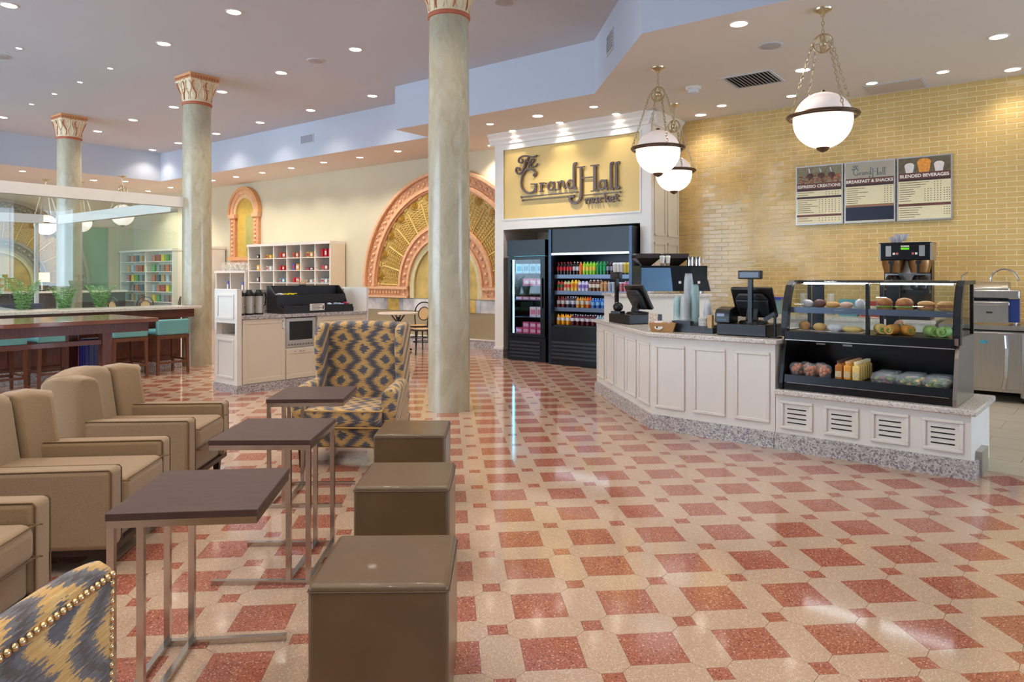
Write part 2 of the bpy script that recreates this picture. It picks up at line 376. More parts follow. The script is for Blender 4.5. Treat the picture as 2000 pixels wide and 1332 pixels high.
# vents and ceiling details
def vent(name, label, loc, rz, wd, ht, nsl, up=True, flat=True):
    o = empty(name, label, 'vent', loc, rz)
    b = MB()
    if flat:
        b.box(-wd/2,-ht/2,-.012,wd/2,-ht/2+.035,0).box(-wd/2,ht/2-.035,-.012,wd/2,ht/2,0).box(-wd/2,-ht/2+.035,-.012,-wd/2+.035,ht/2-.035,0).box(wd/2-.035,-ht/2+.035,-.012,wd/2,ht/2-.035,0)
    else:
        b.box(-wd/2,-.012,-ht/2,wd/2,0,-ht/2+.02).box(-wd/2,-.012,ht/2-.02,wd/2,0,ht/2).box(-wd/2,-.012,-ht/2+.02,-wd/2+.02,0,ht/2-.02).box(wd/2-.02,-.012,-ht/2+.02,wd/2,0,ht/2-.02)
    b.build('frame', CEIL, o)
    for k in range(nsl):
        f = (k+.5)/nsl-.5; s = MB()
        if flat: s.add([(f*(wd-.07)-.018,-ht/2+.035,-.004),(f*(wd-.07)+.012,-ht/2+.035,-.02),(f*(wd-.07)+.012,ht/2-.035,-.02),(f*(wd-.07)-.018,ht/2-.035,-.004)], [(0,1,2,3)])
        else: s.box(-wd/2+.02, -.008, f*(ht-.04)-.005, wd/2-.02, 0, f*(ht-.04)+.004)
        s.build('slat', CEIL, o)
    if flat: MB().box(-wd/2+.03,-ht/2+.03,-.003,wd/2-.03,ht/2-.03,-.001).build('duct', BLACK, o)
    else: MB().box(-wd/2+.02,-.003,-ht/2+.02,wd/2-.02,-.001,ht/2-.02).build('duct', mat('vent_grey', (120,124,134), .6, var=.1), o)
    return o
vent('ceiling_vent', 'square slatted air vent in the lower ceiling above the registers', W(-2.94, 8.95, ZL), TH, .62, .62, 12)
vent('wall_vent', 'slatted grille on the soffit face left of the front marble column', W(-12.3, 9.17, 4.30), TH, .44, .20, 6, flat=False)
vent('wall_vent', 'pale slatted grille on the slanted soffit face above the counter', W(-4.25, 7.63, 4.30), TH-R(47.9), .36, .26, 6, flat=False)
b = MB().box(-.34,-.26,-.014,.34,.26,0); o = empty('access_panel', 'flat access panel in the ceiling beside the tile wall', 'panel', W(-1.55, 10.38, ZL), TH)
MB().box(-.34,-.26,-.01,.34,.26,0).build('frame', CEIL, o); MB().box(-.32,-.24,-.016,.32,.24,-.01).build('door', mat('panel_paint', (196,180,168), .8, var=.02), o)
for i, (p, lab) in enumerate((((-2.93,10.51,ZU), 'flat round ceiling speaker left of the front marble column'), ((-.09,8.26,ZU), 'round ceiling speaker at the top edge right of the front column'), ((-7.5,10.31,ZU), 'round ceiling speaker at the far left edge of the upper ceiling'), ((2.79,7.6,ZL), 'round ceiling speaker in the lower ceiling near the largest globe'))):
    o = empty('ceiling_speaker', lab, 'speaker', p); MB().lathe([(.13,0),(.13,-.008),(.11,-.012)], 24, cap=False).build('rim', CEIL, o); MB().lathe([(.11,-.012),(.001,-.018)], 24, cap=False).build('grille', mat('speaker_grille', (172,166,168), .8, var=.1, scale=200), o)
o = empty('smoke_detector', 'white smoke detector on the lower ceiling between the globes', 'detector', (2.39,9.28,ZL))
MB().lathe([(.10,0),(.10,-.02),(.085,-.03)], 24).build('base', WHITE, o); MB().lathe([(.07,-.03),(.065,-.075),(.03,-.085)], 20).build('sensor', mat('detector_grey', (206,204,208), .5, var=.03), o)
# recessed downlights
DL_E = emit_mat('downlight_lens', (255, 244, 226), 14.0)
RIM = mat('downlight_rim', (222, 214, 206), .5, var=.02)
rimM = MB().lathe([(.10,0),(.10,-.006),(.082,-.008),(.080,.0)], 24, cap=False).mesh('rim', RIM, True)
lensM = MB().lathe([(.081,-.004),(.0005,-.004)], 24, cap=False).mesh('lens', DL_E)
def downlight(p, z, power, label, group, s=1.0, aim=None, spot=True, size=R(125)):
    o = empty('downlight', label, 'downlight', (p[0], p[1], z), 0, group)
    a = link('rim', rimM, o); l = link('lens', lensM, o)
    a.scale = l.scale = (s, s, 1)
    if spot and power > 0:
        d = bpy.data.lights.new('lamp', 'SPOT'); d.energy = power; d.spot_size = size; d.spot_blend = .7; d.shadow_soft_size = .07; d.color = (1, .92, .81)
        q = bpy.data.objects.new('lamp', d); col.objects.link(q); q.parent = o; q.location = (0, 0, -.03)
        if aim: q.rotation_euler = Vector(aim).to_track_quat('-Z', 'Y').to_euler()
    return o
up = [(-5.98,8.37),(-3.39,8.58),(-4.82,9.75),(-2.22,9.99),(-3.65,11.14),(-5.06,12.28),(-6.43,13.39),(-2.49,12.56),(-3.9,13.64),(-5.27,14.73),(-7.8,14.49),(-9.19,15.61),(-6.67,15.88),(-9.14,17.9),(-8.05,16.98),(-10.31,14.25)]
upn = ['at the top left corner of the view','highest in view left of the front column','left of the highest one, above the middle column','just left of the front column, largest of its row','second in its row left of the front column','third in its row left of the front column','fourth in its row, left of the middle column capital','nearest the soffit corner left of the front column','second from the soffit corner','third from the soffit corner, right of the middle column','between the two left columns, nearer one','just right of the farthest column capital','peeking out right of the middle column shaft','lowest one left of the middle column','lowest one touching the middle column','at the left edge above the farthest column']
for p, l in zip(up, upn): downlight(p, ZU, SPOT_UP*(.3 if -p[0]*ST+p[1]*CT > 8 else 1), 'upper ceiling downlight '+l, 'downlights in the upper ceiling')
for v in (-2.5, -.65, 1.2, 3.05):
    for u in (-9.7, -7.85, -6.0, -4.2, -2.4, -.6, 1.2):
        if v == 3.05 and u < -9: continue
        downlight(W(u, v), ZU, SPOT_UP*.65, 'recessed downlight in the upper ceiling over the front of the lounge', 'downlights over the front of the lounge')
for u in (-6.0, -4.1): downlight(W(u, 4.85), ZU, SPOT_UP*.65, 'recessed downlight in the upper ceiling over the front of the lounge', 'downlights over the front of the lounge')
for p in [(-6.96,9.94),(-6.22,10.9),(-7.16,11.67),(-8.07,12.42),(-8.98,13.16)]:
    downlight(p, ZU, 25, 'small pin spot in the upper ceiling over the glass enclosure', 'small pin spots over the glass enclosure', .45)
for p in [(-11.57,16.64),(-10.12,18.42),(-10.6,20.5),(-9.55,19.69),(-7.75,18.23),(-6.89,17.57),(-5.99,16.88),(-5.07,16.17),(-4.11,15.37),(-3.18,14.72),(-2.27,14.0),(-.39,13.4)]:
    downlight(p, ZL, SPOT_LO*(1.8 if p[0] < -9 else .8), 'round recessed downlight in the lower ceiling along the cream back wall', 'downlights along the cream back wall', .85)
for p, l in (((.4,10.93),'in front of the gold sign'),((2.24,6.95),'above and left of the largest globe'),((3.51,8.5),'partly behind the largest globe chains'),((5.06,7.32),'nearest the right edge, the larger one'),((6.03,8.48),'at the right edge close to the tile wall'),((2.91,10.86),'at the inner corner of the tile wall')):
    downlight(p, ZL, SPOT_LO*(.22 if -p[0]*ST+p[1]*CT > 10 else 1), 'lower ceiling downlight '+l, 'downlights over the service counter')
for v in (-2, 0.5, 3, 5.5, 8):
    for u in (-19.6, -22.0): downlight(W(u, v), ZL, SPOT_LO, 'added fill downlight in the lower ceiling brightening the green wall', 'added fill downlights along the green wall')  # extra rows added as fill to brighten the dim area by the green wall
vin = Vector((-ST, CT, 0))
for p, l in (((-.36,11.51),'leftmost of five'),((.01,12.04),'second from the left, close to the cornice'),((.77,11.4),'middle one of five'),((1.2,10.34),'fourth from the left, nearest the viewer'),((1.59,10.79),'rightmost, close to the cornice')):
    downlight(p, ZL, 20, 'tilted ceiling spot aimed at the gold sign, '+l, 'tilted spots in front of the gold sign', .72, vin*.55+Vector((0,0,-1)), size=R(75))
for p, l in (((4.64,9.08),'right of the largest globe'),((5.25,8.58),'right of the access panel'),((3.06,10.27),'nearest the inner corner'),((3.86,9.72),'just left of the largest globe')):
    downlight(p, ZL, 12, 'tilted wall washer along the tile wall, '+l, 'wall washers along the tile wall', .8, vin*.5+Vector((0,0,-1)), size=R(80))
# ================================================================== COLUMNS
def marble():
    m = bpy.data.materials.new('column_marble'); m.use_nodes = True; nt = m.node_tree; b = nt.nodes['Principled BSDF']
    b.inputs['Roughness'].default_value = .2
    tc = nt.nodes.new('ShaderNodeTexCoord'); mp = nt.nodes.new('ShaderNodeMapping'); mp.inputs['Scale'].default_value = (3.2, 3.2, 1.4)
    nt.links.new(tc.outputs['Object'], mp.inputs[0])
    n1 = nt.nodes.new('ShaderNodeTexNoise'); n1.inputs['Scale'].default_value = 1.6; n1.inputs['Detail'].default_value = 8; n1.inputs['Distortion'].default_value = 1.6
    nt.links.new(mp.outputs[0], n1.inputs['Vector'])
    rp = nt.nodes.new('ShaderNodeValToRGB'); E_ = rp.color_ramp.elements
    E_[0].position = .30; E_[0].color = s2l((168,157,130))+(1,); E_[1].position = .72; E_[1].color = s2l((190,181,156))+(1,)
    x = E_.new(.5); x.color = s2l((179,169,143))+(1,)
    nt.links.new(n1.outputs[0], rp.inputs[0])
    n2 = nt.nodes.new('ShaderNodeTexNoise'); n2.inputs['Scale'].default_value = 2.6; n2.inputs['Detail'].default_value = 9; n2.inputs['Distortion'].default_value = 2.6
    nt.links.new(mp.outputs[0], n2.inputs['Vector'])
    ab = nt.nodes.new('ShaderNodeMath'); ab.operation = 'SUBTRACT'; ab.inputs[1].default_value = .5; nt.links.new(n2.outputs[0], ab.inputs[0])
    a2 = nt.nodes.new('ShaderNodeMath'); a2.operation = 'ABSOLUTE'; nt.links.new(ab.outputs[0], a2.inputs[0])
    mr = nt.nodes.new('ShaderNodeMapRange'); mr.inputs[1].default_value = 0; mr.inputs[2].default_value = .010; mr.inputs[3].default_value = .35; mr.inputs[4].default_value = 0
    nt.links.new(a2.outputs[0], mr.inputs[0])
    mx = nt.nodes.new('ShaderNodeMix'); mx.data_type = 'RGBA'; mx.inputs[7].default_value = s2l((222,212,182))+(1,)
    nt.links.new(mr.outputs[0], mx.inputs[0]); nt.links.new(rp.outputs[0], mx.inputs[6]); nt.links.new(mx.outputs[2], b.inputs['Base Color'])
    return m
MARB = marble()
CAPM = mat('capital_ivory', (232, 212, 174), .6, var=.08, scale=30); ORA = mat('capital_rust', (186, 104, 72), .6, var=.1, scale=30)
CAPO = mat('capital_orange', (214, 156, 104), .6, var=.1, scale=30)
def column(label, p):
    o = empty('marble_column', label, 'column', (p[0], p[1], 0), TH, 'marble columns')
    zr = 4.17
    MB().lathe([(.222,0),(.222,.03),(.2225,.05),(.2225,1.6),(.219,3.0),(.212,zr)], 48).build('shaft', MARB, o, smooth=True)
    MB().lathe([(.213,zr),(.226,zr+.006),(.232,zr+.025),(.226,zr+.045),(.214,zr+.05)], 48).build('collar', ORA, o, smooth=True)
    # bell: circle at the bottom blending into a square at the top
    rings = []
    for i in range(9):
        t = i/8; z = zr+.05+t*.34; rr = .212+.075*t**1.7; ring = []
        for k in range(48):
            a = 2*math.pi*k/48; cs, sn = math.cos(a), math.sin(a); sqr = 1/max(abs(cs), abs(sn)); f = 1+(sqr*.86-1)*t**1.5*.85
            ring.append((rr*f*cs, rr*f*sn, z))
        rings.append(ring)
    MB().loft(rings).build('bell', CAPM, o, smooth=True)
    # carved leaves: raised vines on each face
    lf = MB(); dk = MB()
    for k in range(24):
        a = 2*math.pi*(k+.5)/24; pts = []
        for i in range(7):
            t = i/6; z = zr+.07+t*.29; rr = .217+.075*t**1.7; cs, sn = math.cos(a+.10*math.sin(t*6+k*3)), math.sin(a+.10*math.sin(t*6+k*3)); sqr = 1/max(abs(cs), abs(sn)); f = 1+(sqr*.86-1)*t**1.5*.85
            pts.append((rr*f*cs, rr*f*sn, z))
        (lf if k % 3 else dk).tube(pts, [.006,.010,.008,.011,.009,.012,.007], 5)
        for i in (1, 2, 3, 4, 5):
            p_ = Vector(pts[i]); dk.sphere(p_*1.012+Vector((0,0,.018)), .0095, 6, 4)
    lf.build('leaf_relief', CAPM, o); dk.build('vine_relief', ORA, o)
    z1 = zr+.39
    b = MB(); b.frustum((0,0), (.44,.44), (.47,.47), z1, z1+.02).box(-.245,-.245,z1+.02,.245,.245,z1+.055).frustum((0,0),(.47,.47),(.50,.50),z1+.055,ZU)
    b.build('abacus', CAPO, o)
    d = MB()
    for k in range(10):
        f = (k+.5)/10*.46-.23
        for sx, sy in ((f,-.247),(f,.247),(-.247,f),(.247,f)): d.sphere((sx, sy, z1+.037), .014, 6, 4)
    d.build('bead_moulding', ORA, o)
    return o
column('veined cream marble column standing in front of the shell relief, nearest of three', (-.676, 7.556))
column('marble column at the right end of the glass enclosure', (-5.10, 11.40))
column('farthest marble column, behind the glass panes', (-8.93, 14.2))
# ================================================================== GLASS ENCLOSURE
UG, VG0, VG1, UG2 = -11.02, -1.2, 5.79, -15.75
def headers(name, m, x0, y0, x1, y1, z0=2.53, z1=2.69): return MB().box(x0, y0, z0, x1, y1, z1)
e1 = empty('window_1', 'frameless glass wall with white header along the bar ledge', 'glass wall', (0,0,0), TH, kind='structure')
MB().box(UG-.07, VG0, 2.53, UG+.07, VG1+.05, 2.69).build('header', WHITE, e1)
v = VG0
for k in range(3):
    v0 = VG0+k*(VG1-VG0)/3; v1 = VG0+(k+1)*(VG1-VG0)/3
    MB().box(UG-.006, v0+.004, .97, UG+.006, v1-.004, 2.53).build('pane', GLASS, e1)
e2 = empty('window_2', 'glass wall between the two left marble columns', 'glass wall', (0,0,0), TH, kind='structure')
MB().box(UG2, VG1-.06, 2.47, UG-.2, VG1+.06, 2.64).build('header', WHITE, e2)
for k in range(2):
    a0 = UG2+.25+k*2.2; MB().box(a0, VG1-.006, .75, a0+2.19, VG1+.006, 2.47).build('pane', GLASS, e2)
MB().box(UG2, VG1-.05, .66, UG-.2, VG1+.05, .75).build('sill', mat('grey_sill', (150,160,170), .5, var=.05), e2); MB().box(UG2, VG1-.04, 0, UG-.2, VG1+.04, .66).build('knee_wall', mat('dark_grey_panel', (70,74,86), .5, var=.05), e2)
e3 = empty('window_3', 'glass wall on the far side of the enclosure', 'glass wall', (0,0,0), TH, kind='structure')
MB().box(UG2-.06, VG0, 2.47, UG2+.06, VG1-.3, 2.64).build('header', WHITE, e3)
for k in range(3):
    v0 = VG0+k*2.2; MB().box(UG2-.006, v0, .9, UG2+.006, v0+2.19, 2.47).build('pane', GLASS, e3)
    MB().box(UG2-.03, v0+2.16, 0, UG2+.03, v0+2.22, 2.47).build('post', WHITE, e3)
MB().box(UG2-.04, VG0, 0, UG2+.04, VG1-.3, .9).build('knee_wall', mat('dark_grey_panel', (70,74,86)), e3)
# ledge wall under the glass
lw = empty('wall_ledge', 'dark wood panelled knee wall under the glass enclosure', 'wall', (0,0,0), TH, kind='structure')
MB().box(UG-.1, VG0, 0, UG+.1, VG1-.05, .86).build('core', DWOOD, lw)
for k in range(9):
    v0 = VG0+.05+k*.77; v1 = v0+.70
    MB().box(UG+.1, v0, .2, UG+.118, v1, .80).build('panel', DWOOD, lw, bevel=.008)
MB().box(UG+.1, VG0, 0, UG+.13, VG1-.05, .15).build('granite_base', GRAN, lw)
lt = empty('bar_ledge', 'white stone bar ledge along the glass wall with dark wood fascia', 'ledge', (0,0,0), TH)
MB().prism([(UG-.14,VG0),(UG+.50,VG0),(UG+.50,VG1+.08),(UG+.34,VG1+.08),(UG+.30,VG1-.02),(UG-.14,VG1-.02)], .925, .97).build('stone_top', STONE, lt, bevel=.006)
MB().box(UG+.12, VG0, .80, UG+.45, VG1-.02, .925).build('fascia', DWOOD, lt)
# ================================================================== SIGN ALCOVE
VF = 9.72; U0, U1 = -7.72, -4.72            # front plane, left and right edge
al = empty('wall_alcove', 'white panelled surround framing the drink coolers and the gold sign', 'wall', (0,0,0), TH, kind='structure')
b = MB().box(U0, VF, 0, U0+.19, VW, ZL-.12).box(U1-.18, VF, 0, U1, VF+.12, ZL-.12)
b.build('pilaster', WHITE, al)
MB().box(U0+.19, VF, 2.24, U1-.18, VF+.12, 2.42).build('lintel', WHITE, al)
MB().box(U0+.19, VF, 3.63, U1-.18, VF+.12, ZL-.1).build('frieze', WHITE, al)
MB().box(U0+.19, VF+.12, 2.24, U1-.02, VW, 2.30).build('alcove_ceiling', CREAMW, al)
b = MB(); b.prism([(VF,ZL-.20),(VF-.02,ZL-.19),(VF-.02,ZL-.15),(VF-.05,ZL-.11),(VF-.05,ZL-.075),(VF-.10,ZL-.02),(VF-.10,ZL),(VF+.02,ZL)], U0-.10, U1+.10, 'yz'); b.build('cornice', WHITE, al)
b = MB(); b.prism([(U1,ZL-.20),(U1+.02,ZL-.19),(U1+.02,ZL-.15),(U1+.05,ZL-.11),(U1+.05,ZL-.075),(U1+.10,ZL-.02),(U1+.10,ZL),(U1-.02,ZL)], VF-.10, VW, 'xz'); b.build('cornice', WHITE, al)
MB().box(U1-.03, VF+.12, 0, U1, VW, ZL).build('side_wall', CREAMW, al)
for k in range(2):      # raised panels on the side that faces the counter
    v0 = VF+.10+k*.47
    for z0, z1 in ((.9, 1.95), (2.05, 3.55)):
        MB().box(U1, v0, z0, U1+.018, v0+.40, z0+.035).box(U1, v0, z1-.035, U1+.018, v0+.40, z1).box(U1, v0, z0, U1+.018, v0+.035, z1).box(U1, v0+.365, z0, U1+.018, v0+.40, z1).build('panel_moulding', CREAMW, al)
MB().box(U0+.17, VF-.012, 2.40, U1-.16, VF, 2.425).box(U0+.17, VF-.012, 3.625, U1-.16, VF, 3.65).box(U0+.17, VF-.012, 2.425, U0+.195, VF, 3.625).box(U1-.185, VF-.012, 2.425, U1-.16, VF, 3.625).build('sign_moulding', WHITE, al)
MB().box(U0-.025, VF-.025, 0, U0+.20, VF+.25, .15).box(U1-.19, VF-.025, 0, U1+.025, VF+.12, .15).build('granite_base', GRAN, al)
MB().box(U0-.018, VF-.018, .15, U0+.195, VF+.25, .19).build('base_cap', WHITE, al)
# gold sign with raised lettering, drawn in a 2000 x 1071 layout
SIGN = [('T', [([(505,175),(440,198),(370,183),(310,183),(255,212),(245,262),(280,278),(303,245),(283,222)], 17), ([(385,195),(352,260),(318,330),(300,392),(250,432),(210,402),(213,355),(250,350),(264,388)], 20)]),
 ('h', [([(352,225),(338,300),(328,348)], 16), ([(336,300),(365,255),(388,285),(385,348)], 15)]),
 ('e', [([(400,302),(448,262),(455,225),(420,238),(405,300),(430,340),(480,325),(510,290)], 15)]),
 ('G', [([(462,458),(488,425),(455,385),(400,366),(340,383),(297,455),(282,560),(300,640),(350,690),(400,702),(450,682),(482,640)], 24), ([(415,577),(505,577)], 15), ([(482,577),(484,692)], 28), ([(452,438),(478,466)], 34)]),
 ('r', [([(562,560),(562,682)], 28), ([(562,598),(590,566),(632,572)], 19), ([(535,684),(592,680)], 11), ([(532,566),(572,562)], 12)]),
 ('a', [([(735,580),(700,552),(662,580),(655,630),(675,662),(705,658),(735,630)], 22), ([(738,545),(740,645),(765,660)], 26)]),
 ('n', [([(805,545),(805,655)], 27), ([(805,590),(835,545),(868,548),(878,590),(878,625),(905,640)], 24), ([(780,660),(832,656)], 11), ([(778,552),(812,548)], 11)]),
 ('d', [([(1005,550),(970,528),(935,550),(928,600),(950,640),(980,636),(1005,605)], 22), ([(1055,292),(1025,300),(1014,345),(1014,615),(1022,640),(1055,632)], 29)]),
 ('H', [([(1112,345),(1113,690),(1100,790),(1050,845),(992,842),(958,795),(982,748),(1012,770)], 30), ([(1062,352),(1168,340)], 13), ([(1118,500),(1295,486)], 15), ([(1306,325),(1306,680)], 36), ([(1250,330),(1362,318)], 13), ([(1252,686),(1362,672)], 13)]),
 ('a', [([(1455,560),(1415,535),(1375,562),(1365,615),(1385,658),(1420,655),(1455,620)], 24), ([(1457,525),(1460,638),(1488,655)], 28)]),
 ('l', [([(1572,293),(1542,300),(1532,335),(1532,630),(1545,655),(1568,655)], 28)]),
 ('l', [([(1655,288),(1618,297),(1607,332),(1607,625),(1622,645),(1655,630)], 28)]),
 ('rule', [([(285,758),(1072,694)], 13), ([(278,745),(290,775)], 16)]), ('rule', [([(300,800),(930,758)], 11), ([(296,792),(304,815)], 14)]), ('rule', [([(1145,742),(1660,700)], 11), ([(1655,690),(1664,712)], 14)]),
 ('m', [([(1172,792),(1190,862)], 15), ([(1188,822),(1212,786),(1228,802),(1234,858)], 14), ([(1232,815),(1256,782),(1270,798),(1276,852)], 14)]),
 ('a', [([(1338,795),(1312,783),(1292,812),(1302,846),(1326,844),(1342,825)], 13), ([(1338,778),(1346,838),(1360,842)], 15)]),
 ('r', [([(1374,776),(1388,848)], 15), ([(1382,806),(1402,775),(1424,784)], 12)]),
 ('k', [([(1440,720),(1460,842)], 15), ([(1454,802),(1502,756)], 12), ([(1468,796),(1518,836)], 13)]),
 ('e', [([(1524,802),(1568,790),(1562,764),(1536,764),(1522,800),(1538,834),(1578,822)], 12)]),
 ('t', [([(1598,728),(1612,812),(1640,822)], 14), ([(1580,768),(1642,756)], 11)])]
def sign_xy(cx, cy):
    """layout -> (u, z) on the sign panel"""
    px = 980+cx/7.143; k = (px-1000)/1375; t = VF/(k*(-ST)+CT); u = t*(k*CT+ST)
    s = (cx-20)/1905; top = 96-239*s; bot = 1064-100*s
    return u, 3.63-(cy-top)/(bot-top)*1.205
sg = empty('wall_sign', 'gold sign panel with raised dark lettering The GrandHall market', 'sign', (0,0,0), TH)
GOLD = mat('gold_panel', (222, 188, 112), .42, var=.05, scale=2); LET = mat('pewter_lettering', (92, 76, 70), .4, .4, var=.1, scale=30)
MB().box(U0+.195, VF+.02, 2.425, U1-.185, VF+.05, 3.625).build('panel', GOLD, sg)
def letters(parent, fn, m, y0, y1, wscale, skip=()):
    for ch, strokes in SIGN:
        if ch in skip: continue
        b = MB()
        for pts, w_ in strokes:
            P = [fn(*p) for p in pts]
            P = smoothline([(p[0], p[1]) for p in P], 5) if len(P) > 2 else P
            b.ribbon([(p[0], p[1]) for p in P], w_*wscale, y0, y1)
        b.build('rule_line' if ch == 'rule' else 'letter', m, parent)
letters(sg, sign_xy, LET, VF-.03, VF-.005, .00137)
# ================================================================== COOLERS
def bottle_mesh(name, prof, mats, caps):
    """lathe whose rows take material index caps[i]"""
    b = MB(); n = 10
    for i in range(len(prof)-1):
        b.mi = caps[i]; b.lathe(prof[i:i+2], n, cap=False)
    b.mi = caps[-1]; b.lathe([prof[-1], (.0005, prof[-1][1])], n, cap=False)
    return b.mesh(name, mats, True)
PAL = {}
def pm(rgb, rough=.3): 
    k = 'pack_%d_%d_%d' % rgb
    return mat(k, rgb, rough, var=.15, scale=45)
def soda(liq, lab, cap, h=.23, r=.031):
    k = ('soda', liq, lab, cap, h)
    if k not in PAL:
        PAL[k] = bottle_mesh('bottle', [(r*.9,0),(r,.01),(r,.09*h/.23),(r,.155*h/.23),(r*.9,.175*h/.23),(r*.36,.212*h/.23),(r*.38,.214*h/.23),(r*.38,h)], [pm(liq,.15), pm(lab), pm(cap)], [0,0,1,0,0,0,2,2])
    return PAL[k]
def cup(lab, base, top, h=.19, r=.042):
    k = ('cup', lab, base, top, h)
    if k not in PAL: PAL[k] = bottle_mesh('cup', [(r*.72,0),(r*.8,h*.25),(r*.98,h*.8),(r*1.06,h*.82),(r*1.06,h*.9),(r*.8,h)], [pm(base), pm(lab), pm(top)], [0,1,1,2,2,2])
    return PAL[k]
def can(lab, top=(200,200,204), h=.165, r=.029):
    k = ('can', lab, top, h)
    if k not in PAL: PAL[k] = bottle_mesh('can', [(r*.8,0),(r,.012),(r,h*.55),(r,h-.02),(r*.78,h)], [pm(lab), pm(top)], [1,0,0,1,1])
    return PAL[k]
def place(name, me, loc, label, cat, group, rz=0, s=1.0):
    o = tag(link(name, me, None, loc, rz), label, cat, group)
    if s != 1.0: o.scale = (s, s, s)
    return o
LED = emit_mat('cooler_led', (224, 236, 255), 13.0); LEDB = emit_mat('freezer_led', (120, 220, 255), 10.0)
BLUEK = mat('cooler_liner', (34, 44, 66), .35, var=.08, scale=6)
# open-front drink merchandiser
mu0, mu1, mv0, mv1, mz = -6.44, -4.93, 9.46, 10.5, 2.19
mc = empty('open_drink_cooler', 'wide black open-front drink cooler stocked with bottles under the sign', 'cooler', (0,0,0), TH)
MB().box(mu0, mv0+.12, 0, mu0+.05, mv1, mz).build('side_panel', BLACKM, mc); MB().box(mu1-.05, mv0+.12, 0, mu1, mv1, mz).build('side_panel', BLACKM, mc)
for x0 in (mu0, mu1-.05): MB().box(x0, mv0+.05, 0, x0+.05, mv0+.12, mz).build('corner_post', mat('blue_black_trim', (36,48,66), .25, .4), mc)
MB().box(mu0+.05, mv1-.05, .1, mu1-.05, mv1, mz).build('back_panel', BLUEK, mc)
MB().box(mu0+.05, mv0+.07, mz-.40, mu1-.05, mv1-.05, mz).build('hood', BLACKM, mc); MB().box(mu0+.05, mv0+.055, mz-.42, mu1-.05, mv0+.07, mz-.385).build('hood_trim', STEEL, mc)
MB().box(mu0+.06, mv0+.16, mz-.412, mu1-.06, mv0+.19, mz-.402).build('light_tube', LED, mc)
MB().box(mu0+.05, mv0+.04, 0, mu1-.05, mv1-.05, .62).build('base', BLACKM, mc)
for k in range(5): MB().box(mu0+.08, mv0+.025, .10+k*.062, mu1-.08, mv0+.04, .135+k*.062).build('grille_slat', mat('grille_black', (52,54,60), .35, .4), mc)
SHZ = [.64, .90, 1.17, 1.43]
for z in SHZ[1:]:
    s_ = MB().box(mu0+.05, mv0+.16, z-.02, mu1-.05, mv1-.05, z).build('shelf', BLACK, mc); MB().box(mu0+.05, mv0+.145, z-.038, mu1-.05, mv0+.16, z+.025).build('price_rail', mat('rail_grey', (88,96,112), .3, .5), s_)
    MB().box(mu0+.07, mv0+.19, z-.03, mu1-.07, mv0+.215, z-.021).build('shelf_light', emit_mat('shelf_led', (224,236,255), 9.0), s_)
MB().box(mu0+.05, mv0+.10, .62, mu1-.05, mv1-.05, .64).build('deck', BLACK, mc)
COKE = ((40,14,12),(196,30,34),(190,28,30)); DIET = ((40,16,14),(206,206,212),(210,210,214)); ORAN = ((236,112,30),(240,120,40),(236,110,30)); LIME = ((150,206,36),(240,204,60),(80,190,60)); GRN = ((30,140,70),(24,160,80),(40,170,90)); DARK = ((44,20,18),(150,150,170),(70,60,70))
rowt = [(soda(*COKE),5,'soda_bottle','red labelled dark cola bottle'),(soda(*DIET),2,'soda_bottle','silver labelled cola bottle'),(soda(*ORAN),1,'soda_bottle','bright orange soda bottle'),(soda(*LIME),4,'soda_bottle','lime green soda bottle with yellow label'),(soda(*GRN),3,'soda_bottle','deep green soda bottle'),(soda(*DARK),2,'soda_bottle','dark root beer bottle with grey label'),(cup((226,218,206),(120,70,50),(236,232,226),.21),3,'coffee_cup','lidded white and brown iced coffee cup'),(cup((226,196,60),(60,110,60),(240,214,90),.21),2,'coffee_cup','lidded yellow and green iced tea cup')]
row2 = [(soda((190,60,50),(60,110,60),(40,90,50),.19),2,'juice_bottle','green and red juice bottle'),(soda((206,190,140),(220,70,60),(60,100,50),.19),2,'juice_bottle','pale apple juice bottle with red label'),(soda((240,190,60),(236,150,50),(240,200,60),.2),2,'juice_bottle','yellow orange juice bottle'),(soda((214,206,230),(150,120,196),(226,222,236),.18),3,'water_bottle','violet and white vitamin water bottle'),(soda((120,76,52),(236,226,206),(230,224,216),.2),3,'coffee_bottle','bottled coffee with cream label'),(soda((206,150,96),(214,160,100),(200,150,90),.18),2,'coffee_bottle','caramel coloured coffee bottle'),(can((180,186,200)),2,'energy_can','silver grey energy drink can'),(can((196,120,120)),2,'energy_can','pinkish tall energy drink can'),(soda((230,110,140),(236,170,190),(240,190,206),.18),1,'smoothie_bottle','pink smoothie bottle'),(soda((90,130,206),(190,206,236),(210,222,240),.18),1,'smoothie_bottle','light blue smoothie bottle')]
row3 = [(soda((120,40,36),(206,196,190),(170,60,50),.2),2,'tea_bottle','dark red tea bottle'),(soda((60,50,66),(200,206,214),(200,206,214),.2),2,'tea_bottle','blackberry tea bottle with pale label'),(soda((206,140,40),(216,200,180),(160,110,40),.2),2,'tea_bottle','amber iced tea bottle'),(soda((216,90,36),(220,206,190),(200,70,40),.2),1,'tea_bottle','orange peach tea bottle'),(soda((60,110,190),(130,190,236),(140,200,240),.18),4,'water_bottle','sky blue water bottle'),(soda((40,46,70),(170,180,200),(60,66,90),.19),3,'water_bottle','dark blue sports water bottle')]
row4 = [(soda((244,160,20),(236,230,222),(244,170,40),.17),3,'juice_bottle','orange juice bottle with white label'),(soda((90,24,40),(226,220,222),(214,210,214),.17),5,'juice_bottle','dark berry juice bottle with white label'),(soda((150,176,180),(196,214,220),(214,222,226),.17),6,'water_bottle','clear still water bottle')]
